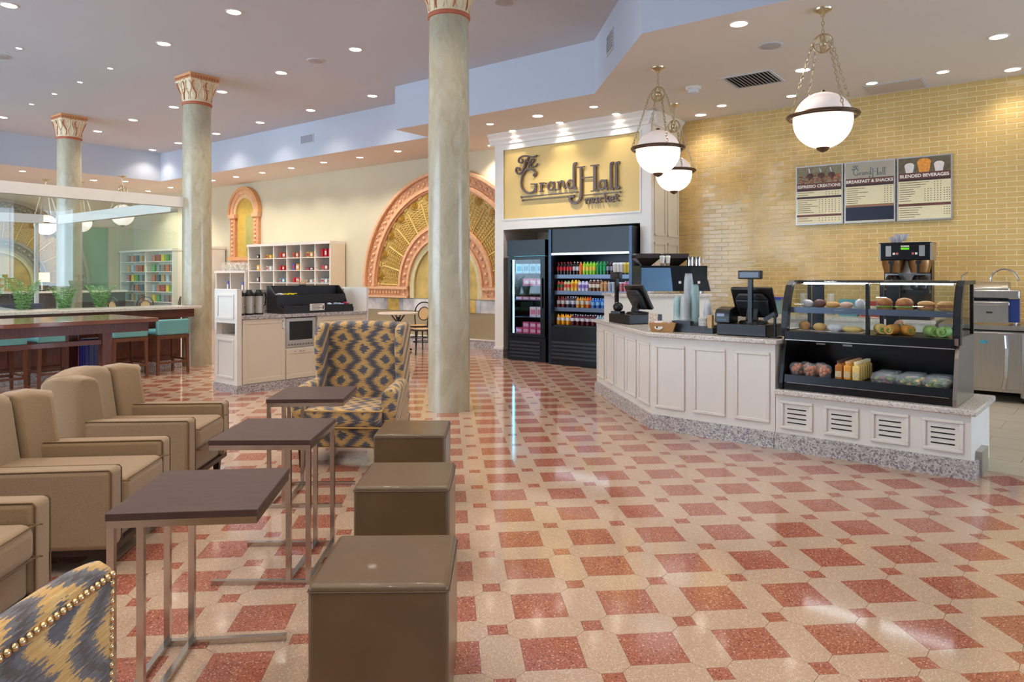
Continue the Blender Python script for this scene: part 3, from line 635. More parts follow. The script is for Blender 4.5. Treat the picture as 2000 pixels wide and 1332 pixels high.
for rowd, z, nm, x1 in ((rowt,SHZ[3],'top shelf',mu1-.06),(row2,SHZ[2],'second shelf',mu1-.06),(row3,SHZ[1],'third shelf',mu1-.12),(row4,SHZ[0],'bottom deck',mu1-.12)):
    tot = sum(r[1] for r in rowd); x = mu0+.09; dx = (x1-x)/tot
    for me, n, nme, lab in rowd:
        for k in range(n):
            for dep in (0, 1):
                place(nme, me, W(x+random.uniform(-.004,.004), mv0+.215+dep*.085, z), lab+' on the '+nm+' of the open cooler', 'bottle' if 'cup' not in nme and 'can' not in nme else ('cup' if 'cup' in nme else 'can'), lab+' row, '+nm)
            x += dx
# single glass-door freezer
fu0, fu1, fv0, fv1, fz = -7.36, -6.57, 9.60, 10.35, 2.04
fr = empty('glass_door_freezer', 'narrow black glass-door freezer glowing blue inside', 'freezer', (0,0,0), TH)
MB().box(fu0, fv0+.08, 0, fu0+.05, fv1, fz).box(fu1-.05, fv0+.08, 0, fu1, fv1, fz).box(fu0+.05, fv1-.05, 0, fu1-.05, fv1, fz).build('cabinet', BLACKM, fr)
MB().box(fu0, fv0, fz-.27, fu1, fv1, fz).build('header', BLACKM, fr); MB().box(fu0, fv0+.02, 0, fu1, fv1-.05, .40).build('base', BLACKM, fr)
for k in range(5): MB().box(fu0+.06, fv0+.002, .06+k*.06, fu1-.1, fv0+.02, .09+k*.06).build('grille_slat', mat('grille_black', (52,54,60)), fr)
d = MB().box(fu0+.01, fv0+.01, .41, fu0+.07, fv0+.06, fz-.28).box(fu1-.10, fv0+.01, .41, fu1-.01, fv0+.06, fz-.28).box(fu0+.07, fv0+.01, .41, fu1-.10, fv0+.06, .46).box(fu0+.07, fv0+.01, fz-.33, fu1-.10, fv0+.06, fz-.28).build('door_frame', BLACKM, fr)
MB().box(fu0+.07, fv0+.03, .46, fu1-.10, fv0+.04, fz-.33).build('pane', CASEGL, d)
MB().box(fu1-.075, fv0-.02, .9, fu1-.05, fv0+.012, 1.4).build('door_handle', BLACK, d)
MB().box(fu0+.055, fv0+.09, .46, fu0+.075, fv0+.11, fz-.33).build('light_strip', LEDB, fr); MB().box(fu0+.08, fv0+.09, fz-.30, fu1-.06, fv0+.12, fz-.28).build('light_strip', LEDB, fr)
FZ = [.45, .74, 1.03, 1.27, 1.48]
for z in FZ[1:]:
    MB().box(fu0+.05, fv0+.10, z-.012, fu1-.05, fv1-.06, z).build('wire_shelf', mat('wire_shelf_blue', (60,80,110), .4, .4), fr)
def pack(w_, d_, h_, rgb, rgb2=None, soft=.012):
    k = ('pack', w_, d_, h_, rgb, rgb2)
    if k not in PAL:
        b = MB(); b.box(-w_/2,-d_/2,0,w_/2,d_/2,h_)
        if rgb2: b.mi = 1; b.box(-w_*.38,-d_/2-.002,h_*.25,w_*.38,-d_/2+.001,h_*.75)
        PAL[k] = b.mesh('pack', [pm(rgb)]+([pm(rgb2)] if rgb2 else []))
    return PAL[k]
for z, rgb, rgb2, n, hh, lab in ((FZ[4],(190,226,236),(80,170,200),4,.16,'pale blue ice cream tub'),(FZ[3],(226,90,130),(240,200,210),3,.12,'pink ice cream carton'),(FZ[2],(210,130,160),(230,200,215),4,.05,'flat pink frozen bar box'),(FZ[1],(226,206,222),(230,120,150),2,.17,'white and pink frozen snack box'),(FZ[0],(220,70,120),(240,170,200),4,.10,'magenta frozen treat box'),(FZ[0]+.1,(206,80,140),(236,180,210),3,.10,'magenta frozen treat box')):
    for k in range(n):
        place('ice_cream_pack', pack(.13,.14,hh,rgb,rgb2), W(fu1-.12-(k+.5)*.145, fv0+.2, z), lab+' inside the glass-door freezer', 'carton', lab+'es in the freezer', TH)
# ================================================================== SHELL RELIEF, NICHE, MARBLE BAND
PEA = mat('peach_plaster', (220, 168, 126), .55, var=.12, scale=14, bump=.15, bscale=60); RUST = mat('rust_plaster', (206, 148, 106), .5, var=.15, scale=30)
GLD = mat('ochre_gold_plaster', (190, 154, 76), .45, .0, var=.22, scale=22, bump=.2, bscale=50); GLH = mat('bright_gold_relief', (214, 182, 104), .4, .0, var=.15, scale=30)
IVO = mat('ivory_plaster', (214, 200, 150), .6, var=.08, scale=8)
def annulus(b, r0, r1, a0, a1, y0, y1, n=48, cz=0):
    for i in range(n):
        t0, t1 = a0+(a1-a0)*i/n, a0+(a1-a0)*(i+1)/n
        P = [(r*math.cos(t), y, cz+r*math.sin(t)) for y in (y0, y1) for r, t in ((r0,t0),(r1,t0),(r1,t1),(r0,t1))]
        fs = [(0,1,2,3),(7,6,5,4),(1,5,6,2),(0,3,7,4)]
        if i == 0: fs.append((0,4,5,1))
        if i == n-1: fs.append((3,2,6,7))
        b.add(P, fs)
    return b
def shell(label, loc, rz, cat='relief', PEA=PEA, RUST=RUST, GLD=GLD, GLH=GLH):
    o = empty('shell_fan_relief', label, cat, loc, rz); P_ = math.pi
    Z0 = .25; Rr = 2.36
    annulus(MB(), 2.34-.02, 2.36, 0, P_, -.16, 0, cz=Z0).build('rim_inner', PEA, o)
    annulus(MB(), 2.0, Rr-.03, 0, P_, -.10, 0, cz=Z0).build('outer_band', RUST, o)
    annulus(annulus(MB(), Rr-.03, Rr+.03, 0, P_, -.17, 0, cz=Z0), 2.08-.04, 2.08+.03, 0, P_, -.15, 0, cz=Z0).build('outer_moulding', PEA, o)
    b = MB()
    for k in range(44):
        a = P_*(k+.5)/44; c = (2.21*math.cos(a), -.10, Z0+2.21*math.sin(a)); b.sphere(c, .042, 8, 6, (1,.9,1))
        for s in (-1, 1):
            for t in (-.028, .028): b.sphere((2.21*math.cos(a+t)+s*.055*math.cos(a), -.10, Z0+2.21*math.sin(a+t)+s*.055*math.sin(a)), .026, 6, 4, (1,.8,1))
    tag(b.build('boss_row', PEA, o, smooth=True), kind='stuff')
    annulus(MB(), 1.28, 2.06, 0, P_, -.05, 0, cz=Z0).build('fan_ground', GLD, o)
    b = MB()
    nr = 13
    for k in range(nr+1):
        a = P_*k/nr if 0 < k < nr else (.02 if k == 0 else P_-.02)
        MB().tube([(r*math.cos(a), -.065, Z0+r*math.sin(a)) for r in (1.29,1.5,1.75,1.86)], .016, 6).build('rib', GLH, o)
    for k in range(nr):
        a = P_*(k+.5)/nr; r = 1.93; c = (r*math.cos(a), -.06, Z0+r*math.sin(a)); rb = MB()
        for q_ in range(3): rb.tube([(c[0]+(.095-.03*q_)*math.cos(t), c[1]-.012*q_, c[2]+(.095-.03*q_)*math.sin(t)) for t in [2*P_*i/14 for i in range(14)]], .013, 5, True)
        rb.sphere((c[0], c[1]-.03, c[2]), .022, 6, 4); rb.build('rosette', mat('rosette_gold', (178,132,48), .4, .2, var=.2, scale=30), o, smooth=True)
        for s in (-1, 1):       # buds beside each rosette
            a2 = a+s*.105; b.sphere((2.0*math.cos(a2), -.06, Z0+2.0*math.sin(a2)), .05, 6, 5, (.8,.5,1)); b.sphere((1.90*math.cos(a2), -.06, Z0+1.90*math.sin(a2)), .032, 6, 4, (.8,.5,1))
        for m_ in range(9):     # rows of little curved petals between the ribs
            rr = 1.33+m_*.058
            for s in (-1.5,-.5,.5,1.5):
                a3 = a+s*.052; t = Vector((-math.sin(a3), 0, math.cos(a3))); rd = Vector((math.cos(a3), 0, math.sin(a3))); p = rd*rr+Vector((0,-.056,Z0))
                b.tube([p-t*.03, p-t*.012+rd*.016+Vector((0,-.014,0)), p+t*.014+rd*.020+Vector((0,-.016,0)), p+t*.03+rd*.006], [.004,.013,.013,.004], 5)
    tag(b.build('petal_relief', GLH, o, smooth=True), kind='stuff')
    annulus(MB(), 1.02, 1.27, 0, P_, -.10, 0, cz=Z0, n=32).build('inner_band', RUST, o)
    annulus(annulus(MB(), 1.235, 1.30, 0, P_, -.14, 0, cz=Z0, n=32), 1.0, 1.05, 0, P_, -.14, 0, cz=Z0, n=32).build('inner_moulding', PEA, o)
    b = MB()
    for k in range(22):
        a = P_*(k+.5)/22; b.sphere((1.145*math.cos(a), -.10, Z0+1.145*math.sin(a)), .045, 8, 6)
    for s in (-1, 1):
        for k in range(12): b.sphere((s*(1.30+k*.093), -.10, .115), .042, 8, 6)
        b.sphere((s*1.145, -.10, .06), .042, 8, 6); b.sphere((s*1.145, -.10, .17), .042, 8, 6)
    tag(b.build('boss_row', PEA, o, smooth=True), kind='stuff')
    for s in (-1, 1):
        x0, x1 = sorted((s*1.02, s*2.39)); MB().box(x0, -.10, 0, x1, 0, .25).build('base_bar', RUST, o)
        MB().box(x0, -.15, .0, x1, 0, .045).box(x0, -.15, .185, x1, 0, .235).build('base_moulding', PEA, o)
    annulus(MB(), .88, 1.0, 0, P_, -.08, 0, cz=Z0, n=32).box(-1.0,-.08,0,-.88,0,Z0).box(.88,-.08,0,1.0,0,Z0).build('niche_frame', IVO, o)
    annulus(MB(), .02, .87, 0, P_, -.03, -.004, cz=Z0, n=32).box(-.87,-.03,0,.87,-.004,Z0).build('niche_back', mat('niche_ochre', (196,166,92), .6, var=.2, scale=4), o)
    return o
shell('large fan shell plaster relief in gold and peach on the cream wall', W(-9.8, VW, .97), TH)
shell('second gold fan shell relief on the green wall behind the glass', W(-23.44, 7.0, .97), TH+R(90), PEA=mat('stone_mosaic', (150,140,116), .6, var=.2, scale=30), RUST=mat('stone_mosaic_dark', (128,120,98), .6, var=.25, scale=30))
# arched niche with peach surround
nc = empty('arched_wall_niche', 'narrow arched niche with peach surround high on the cream wall', 'niche', W(-17.02, VW, 0), TH)
P_ = math.pi
for r0, r1, d, m_, nm in ((.52,.66,-.10,PEA,'arch_band'),(.42,.52,-.07,mat('pale_peach', (226,190,140), .6, var=.1, scale=20),'arch_bead')):
    annulus(MB(), r0, r1, 0, P_, d, 0, cz=3.10, n=24).build(nm, m_, nc)
annulus(MB(), .64, .72, 0, P_, -.13, 0, cz=3.10, n=24).build('arch_moulding', CAPO, nc)
for s in (-1, 1):
    x0, x1 = sorted((s*.42, s*.66)); MB().box(x0, -.09, 1.95, x1, 0, 3.0).build('pilaster', RUST, nc); MB().box(x0-.03, -.13, 3.0, x1+.03, 0, 3.10).build('impost', PEA, nc)
    b = MB()
    for k in range(9): b.sphere((s*.54, -.09, 2.03+k*.11), .045, 8, 5)
    tag(b.build('boss_row', PEA, nc, smooth=True), kind='stuff')
b = MB(); n = 16; vs_ = []      # concave half-cylinder niche, modelled proud of the wall inside the surround
MB().box(-.42, -.012, 1.95, .42, -.002, 3.10).build('niche_back', mat('niche_gold', (204,170,78), .5, var=.1, scale=6), nc)
annulus(MB(), .02, .42, 0, P_, -.012, -.002, cz=3.10, n=24).build('niche_head', mat('niche_gold', (204,170,78)), nc)
MB().box(.0, -.03, 1.95, .40, -.012, 3.05).build('niche_side', mat('niche_green', (168,160,92), .6, var=.08, scale=6), nc)
MB().box(-.70, -.14, 1.86, .70, 0, 1.95).build('sill', CAPO, nc)
b = MB()
for k in range(5): b.sphere((-.5+k*.25, -.06, 1.76), .10, 10, 6, (1,.7,.9))
MB().box(-.62, -.09, 1.68, .62, 0, 1.86).build('corbel', RUST, nc); b.build('corbel_boss', PEA, nc, smooth=True)
# marble dado band of alternating white and honey blocks
tb = empty('trim_1', 'marble band with honey coloured blocks below the shell relief', 'trim', (0,0,0), TH, kind='structure')
WM = mat('white_marble', (216,210,204), .2, var=.25, scale=5); HM = mat('honey_marble', (206,168,84), .2, var=.25, scale=8); GM = mat('grey_marble', (176,174,176), .2, var=.3, scale=4)
u = -12.4; k = 0
wd = [.75,.12,.36,.12,.95,.62,.12,.36,.12,.8]
while u < -7.75:
    w_ = wd[k % 10]; m_ = HM if k % 10 in (2,7) else (GM if k % 10 in (1,3,6,8) else WM)
    MB().box(u+.003, VW-.03, .70, min(u+w_, -7.74)-.003, VW, .95).build('marble_block', m_, tb); u += w_; k += 1
# ================================================================== SERVICE COUNTER (local frame of the angled corner, K)
HC = .90
A_ = (-1.595, 1.391); nin = (.657, .754)
def pline(d, x_end): return [(A_[0]+d*nin[0], A_[1]+d*nin[1]), (.374*d, d), (x_end, d)]
ct = empty('service_counter', 'white panelled angled counter with grey granite base', 'counter', CB, CA)
f0, f1 = pline(.03, 1.18), pline(.62, 1.18)
MB().prism(f0+f1[::-1], 0, HC-.04).build('body', WHITE, ct)
g0, g1 = pline(0, 1.18), pline(.06, 1.18)
b = MB(); b.prism(g0+g1[::-1], 0, .115); h0 = pline(.012, 1.18); b.prism(h0+g1[::-1], .115, .135)
b.build('granite_base', GRAN, ct)
def panel(parent, p, q, z0, z1, n, inset=.07, name='panel'):
    """n framed panels on the face from p to q"""
    L = math.hypot(q[0]-p[0], q[1]-p[1]); d = ((q[0]-p[0])/L, (q[1]-p[1])/L); a = math.atan2(d[1], d[0])
    wv = L/n
    for k in range(n):
        c = (p[0]+d[0]*wv*(k+.5), p[1]+d[1]*wv*(k+.5)); hw = wv/2-inset*.6; m_ = .028
        o = MB().box(-hw,-.014,z0,hw,0,z0+m_).box(-hw,-.014,z1-m_,hw,0,z1).box(-hw,-.014,z0+m_,-hw+m_,0,z1-m_).box(hw-m_,-.014,z0+m_,hw,0,z1-m_).build(name, WHITE, parent, (c[0], c[1], 0), a, bevel=.006)
        MB().box(-hw+m_,-.004,z0+m_,hw-m_,0,z1-m_).build('panel_field', WHITE, o)
panel(ct, f0[0], f0[1], .20, .79, 5); panel(ct, f0[1], f0[2], .20, .79, 3)
top = pline(-.02, 1.21); tin = pline(.68, 1.21)
cw = MB().prism(top+tin[::-1], HC-.04, HC).build('stone_countertop', STONE, None, CB, CA, bevel=.008); tag(cw, 'pale speckled stone countertop of the angled service counter', 'countertop')
# display plinth
pl = empty('display_plinth', 'low white plinth with four slotted vents under the bakery case', 'plinth', CB, CA)
X0, X1, PD = 1.185, 2.587, .82
MB().box(X0, .03, 0, X1-.03, PD, .45).build('body', WHITE, pl)
MB().box(X0, 0, 0, X1, .06, .115).box(X0, .012, .115, X1-.005, .05, .135).build('granite_base', GRAN, pl)
MB().box(X1-.028, .05, 0, X1-.005, .20, .115).build('granite_return', GRAN, pl); MB().box(X1-.03, .20, 0, X1+.012, .46, .17).build('steel_kick_plate', STEEL, pl)
pw = (X1-.03-X0)/4
for k in range(4):
    cx = X0+pw*(k+.5); hw = .128; m_ = .024
    o = MB().box(cx-hw,.014,.175,cx+hw,.03,.175+m_).box(cx-hw,.014,.405-m_,cx+hw,.03,.405).box(cx-hw,.014,.175+m_,cx-hw+m_,.03,.405-m_).box(cx+hw-m_,.014,.175+m_,cx+hw,.03,.405-m_).build('vent_panel', WHITE, pl, bevel=.005)
    for j in range(4): MB().box(cx-.075, .026, .225+j*.037, cx+.075, .0315, .233+j*.037).build('slot', mat('slot_black', (12,11,10), .9), o)
pt = MB().box(X0+.001, -.015, .45, X1+.01, PD+.02, .494).build('stone_ledge', STONE, None, CB, CA, bevel=.01); tag(pt, 'pale granite ledge topping the low display plinth', 'ledge')
# ------------------------------------------------------------------ bakery case
bc = empty('bakery_display_case', 'black curved-glass refrigerated bakery case on the plinth', 'display case', CB, CA)
DX0, DX1, Y0, Y1, Z0 = 1.215, 2.47, .03, .72, .496
low = [(Y0,Z0),(Y0,Z0+.05),(Y0+.035,Z0+.20),(Y0+.075,Z0+.34),(Y0+.11,Z0+.425),(Y0+.07,Z0+.43),(Y0+.065,Z0+.50),(Y0+.09,Z0+.64),(Y0+.125,Z0+.76),(Y0+.18,Z0+.855),(Y0+.25,Z0+.895),(Y1,Z0+.897)]
inn = [(y+.045, min(z, Z0+.87)) for y, z in low]
sidep = low+[(Y1,Z0)]
for x0, nm in ((DX0,'end_panel'),(DX1-.025,'end_panel')):
    # lower solid end and upper frame following the curved glass
    MB().prism([(Y0,Z0),(Y0,Z0+.05),(Y0+.035,Z0+.20),(Y0+.075,Z0+.34),(Y0+.11,Z0+.425),(Y0+.07,Z0+.43),(Y0+.066,Z0+.48),(Y1,Z0+.48),(Y1,Z0)], x0, x0+.025, 'yz').build(nm, mat('case_side', (150,140,130), .3, .8) if x0 > 2 else BLACKM, bc)
    up_ = low[5:]; b = MB(); L = len(up_)
    for i in range(L-1):
        (a, z), (a2, z2) = up_[i], up_[i+1]; w_ = .065
        b.prism([(a,z),(a2,z2),(a2+(w_ if i < 4 else 0), z2-(0 if i < 4 else .03)),(a+(w_ if i < 5 else 0), z-(0 if i < 5 else .03))] if i < 5 else [(a,z),(a2,z2),(a2,z2-.03),(a,z-.03)], x0-.012, x0+.037, 'yz')
    b.build('end_frame', BLACK, bc)
    MB().prism([(up_[i][0]+.04, up_[i][1]-.02) for i in range(2, L)]+[(Y1-.03,Z0+.49),(Y0+.11,Z0+.49)], x0+.010, x0+.014, 'yz').build('end_glass', CASEGL, bc)
    MB().box(x0, Y1-.03, Z0+.48, x0+.025, Y1, Z0+.89).build('rear_post', BLACKM, bc)
b = MB(); fg = low[6:11]+[(Y0+.34, Z0+.897)]
n = len(fg); mid = (DX0+DX1)/2
for a0, a1 in ((DX0+.03, mid-.003), (mid+.003, DX1-.03)):
    b = MB(); b.add([(a0, y, z) for y, z in fg]+[(a1, y, z) for y, z in fg], [(i, i+1, n+i+1, n+i) for i in range(n-1)]); b.build('curved_glass', CASEGL, bc, smooth=True)
MB().box(DX0+.025, Y0+.06, Z0+.40, DX1-.025, Y0+.115, Z0+.475).build('front_rail', BLACKM, bc); MB().box(DX0+.025, Y0+.058, Z0+.402, DX1-.025, Y0+.062, Z0+.408).build('rail_trim', STEEL, bc)
MB().box(DX0+.025, Y0+.34, Z0+.875, DX1-.025, Y1, Z0+.897).build('top', BLACKM, bc)
lt_ = MB().box(DX0+.08, Y0+.335, Z0+.862, mid-.05, Y0+.36, Z0+.874).build('light_tube', emit_mat('case_led', (244,250,255), 16.0), bc); MB().box(mid+.05, Y0+.335, Z0+.862, DX1-.08, Y0+.36, Z0+.874).build('light_tube', emit_mat('case_led', (244,250,255), 16.0), bc)
MB().box(DX0+.025, Y0+.115, Z0+.45, DX1-.025, Y1-.03, Z0+.475).build('deck', BLACKM, bc)
for a0, a1 in ((DX0+.035, mid-.01), (mid+.01, DX1-.035)):
    s_ = MB().box(a0, Y0+.17, Z0+.655, a1, Y1-.12, Z0+.665).build('glass_shelf', CASEGL, bc); MB().box(a0, Y0+.158, Z0+.625, a1, Y0+.17, Z0+.672).build('shelf_rail', mat('rail_grey', (88,96,112)), s_)
    r_ = MB().box(a0, Y1-.02, Z0+.475, a0+.10, Y1, Z0+.875).box(a1-.03, Y1-.02, Z0+.475, a1, Y1, Z0+.875).build('rear_door_frame', BLACKM, bc); MB().box(a0+.1, Y1-.012, Z0+.475, a1-.03, Y1-.008, Z0+.875).build('rear_glass', CASEGL, r_)
MB().box(mid-.012, Y0+.16, Z0+.475, mid+.012, Y0+.20, Z0+.87).build('centre_post', BLACKM, bc)
MB().prism([(Y0+.02,Z0+.005),(Y0+.02,Z0+.06),(Y0+.035,Z0+.12),(Y0+.06,Z0+.12),(Y0+.06,Z0+.10),(Y1-.1,Z0+.10),(Y1-.1,Z0+.40),(Y1,Z0+.40),(Y1,Z0+.005)], DX0+.025, DX1-.025, 'yz').build('lower_tub', mat('case_black', (14,15,20), .22), bc)
MB().box(DX0+.06, Y0+.13, Z0+.425, DX1-.06, Y0+.15, Z0+.445).build('light_tube', emit_mat('tub_led', (240,246,255), 6.0), bc)
MB().box(DX0+.05, Y0+.019, Z0+.055, DX1-.05, Y0+.024, Z0+.058).build('tub_trim', STEEL, bc)
for xx in (DX0+.10, DX0+.32): MB().box(xx, Y1-.106, Z0+.33, xx+.075, Y1-.1, Z0+.345).build('price_tag', WHITE, bc)
# food in the case
def kp(name, b, mats, x, y, z, label, cat, group=None, rz=0, smooth=True):
    return tag(b.build(name, mats, None, K(x, y, z), CA+rz, smooth=smooth), label, cat, group)
WRAP = mat('plastic_wrap_white', (214,206,206), .25, var=.2, scale=25); BUN = mat('baked_bun', (206,150,82), .5, var=.25, scale=18); DBUN = mat('seeded_bun', (176,112,54), .5, var=.3, scale=25); LETT = mat('lettuce', (120,156,60), .5, var=.4, scale=30); MEAT = mat('deli_meat', (150,78,56), .5, var=.4, scale=30); TORT = mat('tortilla', (220,180,100), .5, var=.25, scale=20); GTORT = mat('spinach_tortilla', (150,180,96), .5, var=.3, scale=20); ORT = mat('tomato_tortilla', (226,150,50), .5, var=.25, scale=20)
MUF = mat('muffin_brown', (110,66,60), .5, var=.5, scale=30); FRT = mat('fruit_mix', (222,120,60), .3, var=.6, scale=45); SAL = mat('salad_mix', (96,130,50), .4, var=.7, scale=40); RADI = mat('radicchio', (130,60,80), .4, var=.5, scale=40)
zt = Z0+.666; zd = Z0+.476
for i, (nm, m_, lab, sq) in enumerate((('wrapped_pastry',WRAP,'white wrapped pastry, leftmost on the upper case shelf',(1.2,.9,.75)),('wrapped_muffin',MUF,'dark wrapped muffin on the upper case shelf',(1.1,.9,.8)),('wrapped_croissant',BUN,'golden wrapped croissant on the upper case shelf',(1.3,.9,.6)),('wrapped_roll',mat('pink_pastry', (206,160,140), .35, var=.2, scale=25),'pinkish wrapped cinnamon roll on the upper case shelf',(1.2,.9,.6)),('pastry_cup',WRAP,'white pastry cup beside the case centre post',(.9,.9,.9)))):
    b = MB(); b.mi = 0; b.sphere((0,0,.045*sq[2]), .045, 14, 8, sq)
    o = kp(nm, b, m_, DX0+.12+i*.105, Y0+.30, zt, lab, 'pastry'); 
    r_ = MB().lathe([(.05*sq[0],0),(.056*sq[0],.004)], 14).build('wrapper', CLEAR, o); r_.location.z = .001
def sandwich(x, y, z, label, r=.058, long=False):
    o = empty('sandwich', label, 'sandwich', K(x, y, z), CA)
    if not long:
        MB().lathe([(r*.9,0),(r,.008),(r*.95,.02)], 16).build('bottom_bun', DBUN, o, smooth=True); MB().lathe([(r*1.1,.02),(r*1.15,.026),(r*1.05,.032)], 13).build('lettuce', LETT, o); MB().lathe([(r*1.0,.032),(r*1.05,.04),(r*.95,.048)], 11).build('filling', MEAT, o)
        MB().lathe([(r,.048),(r*1.0,.062),(r*.75,.085),(r*.3,.095),(.001,.097)], 16, cap=False).build('top_bun', DBUN, o, smooth=True)
    else:
        MB().sphere((0,0,.022), .022, 12, 6, (2.8,1.9,1)).build('bottom_bread', BUN, o, smooth=True); MB().box(-.055,-.04,.026,.055,.038,.036).build('filling', MEAT, o); MB().sphere((0,0,.05), .026, 12, 6, (2.4,1.8,1)).build('top_bread', BUN, o, smooth=True)
sandwich(mid+.10, Y0+.26, zt, 'round seeded sandwich with lettuce, left in the upper right case'); sandwich(mid+.24, Y0+.26, zt, 'round bun sandwich second from left in the upper right case', .062)
sandwich(mid+.385, Y0+.27, zt, 'long hoagie roll in the upper right case', long=True); sandwich(mid+.515, Y0+.28, zt, 'long hoagie roll at the right end of the upper case', long=True)
for i, (m_, sq, lab) in enumerate(((BUN,(1,1,.9),'square golden roll, leftmost on the lower case deck'),(mat('round_roll', (214,166,96), .5, var=.2, scale=14),(1.25,1,.75),'round golden roll on the lower case deck'),(WRAP,(1.6,1,.7),'white wrapped bread on the lower case deck'),(mat('long_bread', (216,180,106), .5, var=.2, scale=12),(1.9,1,.55),'long flat bread on the lower case deck'))):
    b = MB(); b.sphere((0,0,.045*sq[2]), .045, 14, 8, sq); o = kp('bread_roll', b, m_, DX0+.12+i*.125, Y0+.24, zd, lab, 'bread')
    MB().box(-.05*sq[0],-.05,0,.05*sq[0],.05,.003).build('paper', WRAP, o)
def wrapped(x, y, z, m_, label, a):
    o = empty('wrap_sandwich', label, 'wrap', K(x, y, z), CA+a)
    b = MB(); b.M = Matrix.Rotation(R(90), 4, 'X') @ Matrix.Translation((0, .04, -.06)); b.lathe([(.034,0),(.04,.02),(.041,.10),(.036,.13)], 14); b.build('tortilla', m_, o, smooth=True)
    b = MB()
    for k in range(14): t = k*.55; b.sphere((.0022*k*math.cos(t), -.071, .04+.0022*k*math.sin(t)), .006, 6, 4)
    b.build('filling', LETT if k % 2 else MEAT, o)
wrapped(mid+.07, Y0+.25, zd, TORT, 'tan tortilla wrap with green filling, left of the wraps', .5); wrapped(mid+.17, Y0+.24, zd, ORT, 'orange tortilla wrap in the middle of the case deck', -.3); wrapped(mid+.25, Y0+.27, zd, ORT, 'orange tortilla wrap right of the middle of the case deck', .7)
wrapped(mid+.19, Y0+.33, zd+.03, mat('pink_tortilla', (226,170,140), .5, var=.2, scale=20), 'pinkish wrap stacked behind the orange wraps', .2)
wrapped(mid+.42, Y0+.25, zd, GTORT, 'green spinach wrap at the right of the case deck', .6); wrapped(mid+.51, Y0+.25, zd, GTORT, 'green spinach wrap nearest the right end of the deck', -.1)
zb = Z0+.102
def cupfruit(x, y, label):
    o = empty('fruit_cup', label, 'fruit cup', K(x, y, zb), CA, 'fruit cups in the lower case')
    MB().lathe([(.038,0),(.052,.06),(.054,.065)], 16, cap=False).build('cup', CLEAR, o, smooth=True)
    b = MB()
    for k in range(16): b.sphere((random.uniform(-.03,.03), random.uniform(-.03,.03), .02+random.random()*.07), .016, 6, 4)
    b.build('fruit', FRT, o); MB().lathe([(.055,.065),(.048,.095),(.03,.112),(.001,.114)], 16, cap=False).build('lid', CLEAR, o, smooth=True)
for x, y in ((.06,.13),(.175,.13),(.22,.245),(.29,.13),(.10,.245)): cupfruit(DX0+.03+x, Y0+y, 'clear domed fruit cup on the left of the lower case')
def jbottle(x, y, m_, capm, label, grp):
    o = empty('juice_bottle', label, 'bottle', K(x, y, zb), CA, grp)
    MB().box(-.028,-.028,0,.028,.028,.125).build('body', m_, o, bevel=.012); MB().lathe([(.02,.125),(.017,.138)], 12).build('neck', m_, o); MB().cyl((0,0,.138), .02, .018, 12).build('cap', capm, o); MB().box(-.022,-.0295,.03,.022,-.0275,.075).build('label', mat('bottle_label', (206,186,140), .5, var=.3, scale=60), o)
for j in range(6):
    for i, (m_, c_, l_) in enumerate(((mat('cider', (176,110,50), .15, var=.1),mat('brown_cap', (70,44,30), .4),'brown cider'),(mat('mango_juice', (226,160,70), .15, var=.1),mat('peach_cap', (220,170,120), .4),'orange mango juice'),(mat('lemonade', (234,200,116), .15, var=.1),mat('cream_cap', (236,220,170), .4),'pale yellow lemonade'))):
        jbottle(DX0+.44+i*.064, Y0+.10+j*.062, m_, c_, l_+' bottle in the square bottle rows of the lower case', l_+' bottles')
def salad(x, y, z, label):
    o = empty('salad_box', label, 'salad box', K(x, y, z), CA, 'salad boxes in the lower case')
    b = MB(); b.frustum((0,0), (.13,.10), (.162,.135), 0, .045); b.build('tray', CLEAR, o)
    b = MB()
    for k in range(34):
        b.mi = 0 if k % 3 else 1; b.sphere((random.uniform(-.058,.058), random.uniform(-.042,.042), .014+random.random()*.04), random.uniform(.012,.02), 6, 4, (1.2,1,.6))
    b.build('leaves', [SAL, RADI if 'left' in label else mat('cheese', (226,190,110), .5, var=.3, scale=30)], o)
    b = MB(); b.frustum((0,0), (.162,.135), (.135,.105), .046, .088); b.build('lid', CLEAR, o)
for i in range(3):
    for j in range(2): salad(DX0+.76+i*.175, Y0+.12+j*.155, zb, ('left','middle','right')[i]+' salad in a clear hinged box, '+('front' if j == 0 else 'back')+' row of the lower case')
